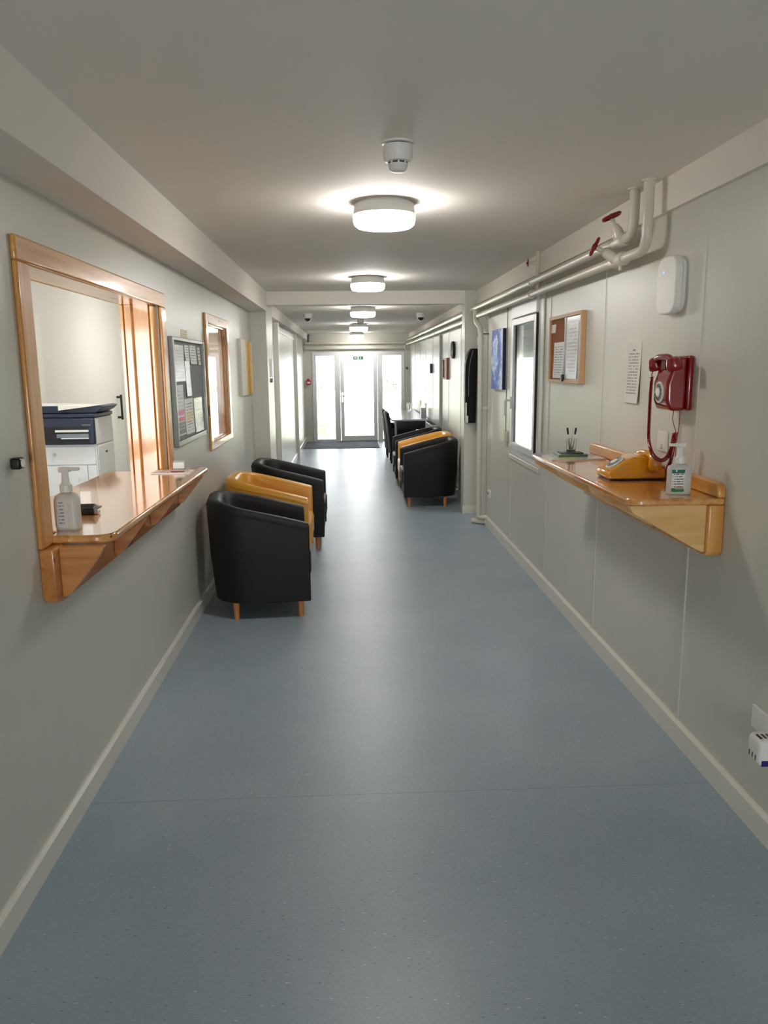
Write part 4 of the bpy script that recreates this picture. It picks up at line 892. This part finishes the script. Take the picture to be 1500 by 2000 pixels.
MB().lathe([(0.0235, 0.005), (0.0235, 0.012)], (1.215, 4.21, ZT + 0.027), n=16).build('pot_base', GREEN, pp)
for i, (dx, dy, m_) in enumerate(((-0.012, 0.0, BLK), (0.004, 0.01, PLAST), (0.012, -0.006, BLK))):
    p0 = Vector((1.215 + dx * 0.5, 4.21 + dy, ZT + 0.041)); p1 = Vector((1.215 + dx * 1.9, 4.21 + dy * 1.5, ZT + 0.16))
    t = thing('pen', tuple(p0), ['black capped pen leaning left in the pen pot', 'white pen in the middle of the pen pot', 'black capped pen leaning right in the pen pot'][i], 'pen', 'pens in the clear pot')
    MB().tube([p0, p0.lerp(p1, 0.7)], 0.0032, 8).build('barrel', PLAST, t); MB().tube([p0.lerp(p1, 0.7), p1], 0.0052, 8).build('cap', m_, t)

# yellow rotary telephone
yp = thing('desk_telephone', (1.25, 3.39, ZT), 'mustard yellow rotary dial desk telephone on the right shelf', 'telephone')
def taper_prism(sec, y0, y1, inset):
    """profile in x,z extruded along y, sides leaning in with height"""
    zb, zt_ = min(p[1] for p in sec), max(p[1] for p in sec); n = len(sec); v = []
    for s_, yy in ((1, y0), (-1, y1)):
        for (x_, z_) in sec: v.append((x_, yy + s_ * inset * ((z_ - zb) / (zt_ - zb)) ** 1.3, z_))
    return MB().add(v, [tuple(range(n)), tuple(range(2 * n - 1, n - 1, -1))] + [(i, n + i, n + (i + 1) % n, (i + 1) % n) for i in range(n)])
z0 = ZT + 0.008
sec = [(1.122, z0), (1.374, z0), (1.374, z0 + 0.032), (1.352, z0 + 0.062), (1.33, z0 + 0.082), (1.28, z0 + 0.094), (1.238, z0 + 0.092), (1.2, z0 + 0.074), (1.14, z0 + 0.038), (1.122, z0 + 0.027)]
taper_prism(sec, 3.295, 3.475, 0.028).build('body', YELP, yp, bevel=0.009, seg=4, angle=60)
MB().box(1.13, 1.366, 3.305, 3.465, ZT + 0.003, z0).build('base_plate', BLK, yp)
for xx in (1.14, 1.355):
    for yy in (3.32, 3.45): MB().lathe([(0.008, 0), (0.008, 0.004)], (xx, yy, ZT), n=10).build('foot', RUB, yp)
dirs = Vector((-0.55, 0, 0.83)); uu = Vector((0.83, 0, 0.55)); cc = Vector((1.176, 3.385, z0 + 0.0625))
def disc(c, n_, u_, r, h, k=28):
    v_ = n_.cross(u_); v = [c + (math.cos(2 * PI * i / k) * u_ + math.sin(2 * PI * i / k) * v_) * r + n_ * hh for hh in (0, h) for i in range(k)]
    return v, [tuple(range(k)), tuple(range(2 * k - 1, k - 1, -1))] + [(i, k + i, k + (i + 1) % k, (i + 1) % k) for i in range(k)]
def dial(root, c, n_, u_, r, m_plate, m_wheel, m_hole):
    v_ = n_.cross(u_)
    pl = MB().add(*disc(c, n_, u_, r, 0.004)).build('number_plate', m_plate, root)
    MB().add(*disc(c + n_ * 0.004, n_, u_, r * 0.86, 0.003)).build('finger_wheel', m_wheel, root)
    b = MB()
    for i in range(10):
        a = math.radians(20 + 30 * i); b.add(*disc(c + n_ * 0.0071 + (math.cos(a) * u_ + math.sin(a) * v_) * r * 0.64, n_, u_, r * 0.155, 0.0008, 12))
    b.build('finger_holes', m_hole, root)
    MB().add(*disc(c + n_ * 0.007, n_, u_, r * 0.38, 0.003)).build('centre_label', m_plate, root)
dial(yp, cc - dirs * 0.001, dirs, uu, 0.043, PAPER, mat('dial_clear_grey', (176, 178, 176), rough=0.12), mat('dial_number_grey', (96, 100, 112), rough=0.3))
def handset(root, p0, p1, drop, m, r=0.016, cup=0.029, lift=0.028):
    p0, p1, d = Vector(p0), Vector(p1), Vector(drop).normalized()
    pts = []
    for i in range(11):
        t = i / 10; pts.append(p0.lerp(p1, t) - d * lift * (1 - (2 * t - 1) ** 4))
    b = MB().tube(pts, [r * 1.25] + [r] * 9 + [r * 1.25], 14)
    for p in (p0, p1):
        q = p
        ring = [q - d * 0.03, q - d * 0.022, q + d * 0.0, q + d * 0.02, q + d * 0.026]
        b.tube(ring, [cup * 0.5, cup * 0.85, cup, cup, cup * 0.85], 18)
    return b.build('handset', m, root, bevel=0.0)
handset(yp, (1.318, 3.285, z0 + 0.065), (1.318, 3.485, z0 + 0.065), (0.15, 0, -1), YELP, r=0.015, cup=0.03, lift=0.038)
MB().box(1.275, 1.345, 3.345, 3.425, z0 + 0.085, z0 + 0.1).build('cradle', YELP, yp, bevel=0.005)
# sanitiser bottle on the right shelf
pump_bottle('sanitiser_bottle', 1.275, 2.935, ZT, 'white pump bottle with green label at the near end of the right shelf', 1, MILK, LBL, nz=-1, k=1.0)

# red wall telephone
rp = thing('wall_telephone', (XR, 3.22, 1.425), 'glossy red rotary wall telephone above the right shelf', 'telephone')
MB().box(XR - 0.022, XR, 3.155, 3.325, 1.43, 1.652).build('back_plate', REDP, rp, bevel=0.008, seg=3)
sec = [(XR - 0.022, 1.428), (1.335, 1.428), (1.318, 1.436), (1.304, 1.47), (1.303, 1.54), (1.318, 1.585), (1.322, 1.64), (1.335, 1.65), (XR - 0.022, 1.648)]
MB().prism(sec, 1, 3.165, 3.315).build('body', REDP, rp, bevel=0.014, seg=4, angle=60)
handset(rp, (1.318, 3.145, 1.618), (1.318, 3.335, 1.618), (0.25, 0, -1), REDP, r=0.015, cup=0.031, lift=0.03)
MB().box(1.312, 1.33, 3.215, 3.265, 1.595, 1.645).build('cradle', mat('dark_red_plastic', (84, 4, 8), rough=0.25), rp, bevel=0.004)
dial(rp, Vector((1.3035, 3.24, 1.503)), Vector((-1, 0, 0)), Vector((0, 1, 0)), 0.044, PAPER, mat('dial_silver', (206, 206, 204), rough=0.15, metal=0.3), BLK)
def catmull(pts, n=14):
    P = [Vector(p) for p in pts]; P = [P[0] * 2 - P[1]] + P + [P[-1] * 2 - P[-2]]; out = []
    for i in range(1, len(P) - 2):
        for k in range(n):
            t = k / n; a, b_, c, d = P[i - 1], P[i], P[i + 1], P[i + 2]
            out.append(0.5 * ((2 * b_) + (c - a) * t + (2 * a - 5 * b_ + 4 * c - d) * t * t + (3 * b_ - a - 3 * c + d) * t ** 3))
    out.append(P[-2]); return out
def coil(path, R, rw, pitch, steps=9):
    pts = catmull(path, 40); L = [0]
    for a, c in zip(pts, pts[1:]): L.append(L[-1] + (c - a).length)
    tot = L[-1]; turns = tot / pitch; n = int(turns * steps); out = []; j = 0
    nrm = Vector((1, 0, 0))
    for i in range(n + 1):
        s = tot * i / n
        while j < len(L) - 2 and L[j + 1] < s: j += 1
        t = (s - L[j]) / max(1e-9, L[j + 1] - L[j]); p = pts[j].lerp(pts[j + 1], t); tg = (pts[j + 1] - pts[j]).normalized()
        nrm = (nrm - nrm.dot(tg) * tg).normalized(); bn = tg.cross(nrm); a = 2 * PI * i / steps
        out.append(p + R * (math.cos(a) * nrm + math.sin(a) * bn))
    return MB().tube(out, rw, 5)
coil([(1.30, 3.325, 1.565), (1.298, 3.325, 1.50), (1.297, 3.322, 1.40), (1.297, 3.315, 1.30), (1.30, 3.27, 1.24), (1.305, 3.19, 1.222), (1.31, 3.125, 1.255), (1.315, 3.10, 1.33), (1.315, 3.095, 1.345)], 0.0062, 0.0026, 0.0062).build('coiled_cord', REDP, rp)
MB().tube(catmull([(1.31, 3.335, 1.592), (1.302, 3.33, 1.58), (1.30, 3.325, 1.56)], 5), 0.0022, 6).build('cord_tail', REDP, rp)
coil([(1.322, 3.10, 1.345), (1.32, 3.11, 1.28), (1.318, 3.13, 1.22), (1.315, 3.155, 1.185)], 0.0062, 0.0026, 0.0062).build('coiled_cord', REDP, rp)
MB().tube(catmull([(1.36, 3.22, 1.43), (1.345, 3.19, 1.39), (1.33, 3.12, 1.35), (1.32, 3.10, 1.335)], 8), 0.0018, 6).build('wire', REDP, rp)
MB().tube(catmull([(1.37, 3.18, 1.43), (1.362, 3.165, 1.36), (1.35, 3.15, 1.30), (1.335, 3.12, 1.24)], 8), 0.0018, 6).build('wire', REDP, rp)
# sockets and plug-in
so = thing('wall_socket', (XR, 3.42, 1.24), 'white telephone socket plate behind the red coiled cord', 'socket')
MB().box(XR - 0.012, XR, 3.37, 3.47, 1.235, 1.325).build('plate', PLAST, so, bevel=0.004); MB().box(XR - 0.02, XR - 0.012, 3.405, 3.43, 1.25, 1.27).build('jack', PLAST, so, bevel=0.002)
so = thing('wall_socket', (XR, 7.68, 0.31), 'small white socket low on the right wall by the drop pipe', 'socket')
MB().box(XR - 0.014, XR, 7.60, 7.745, 0.312, 0.39).build('plate', PLAST, so, bevel=0.004); MB().box(XR - 0.017, XR - 0.014, 7.69, 7.72, 0.345, 0.365).build('rocker', RUB, so)
af = thing('air_freshener', (XR, 2.38, 0.27), 'white plug-in air freshener with dark slots low on the right wall', 'air freshener')
MB().box(XR - 0.01, XR, 2.27, 2.50, 0.36, 0.445).build('socket_plate', PLAST, af, bevel=0.003)
rbox(XR - 0.07, XR - 0.01, 2.325, 2.405, 0.297, 0.392, 0.02, axis=1).build('casing', PLAST, af, bevel=0.012, seg=3)
b = MB()
for i in range(3): b.box(XR - 0.06 + i * 0.016, XR - 0.052 + i * 0.016, 2.345, 2.375, 0.3905, 0.393)
for i in range(3): b.box(XR - 0.0708, XR - 0.069, 2.345 + i * 0.02, 2.350 + i * 0.02, 0.315, 0.333)
b.build('vent_slots', BLK, af, smooth=False)
MB().box(XR - 0.06, XR - 0.03, 2.3235, 2.328, 0.302, 0.322).build('refill_window', BLUEP, af)
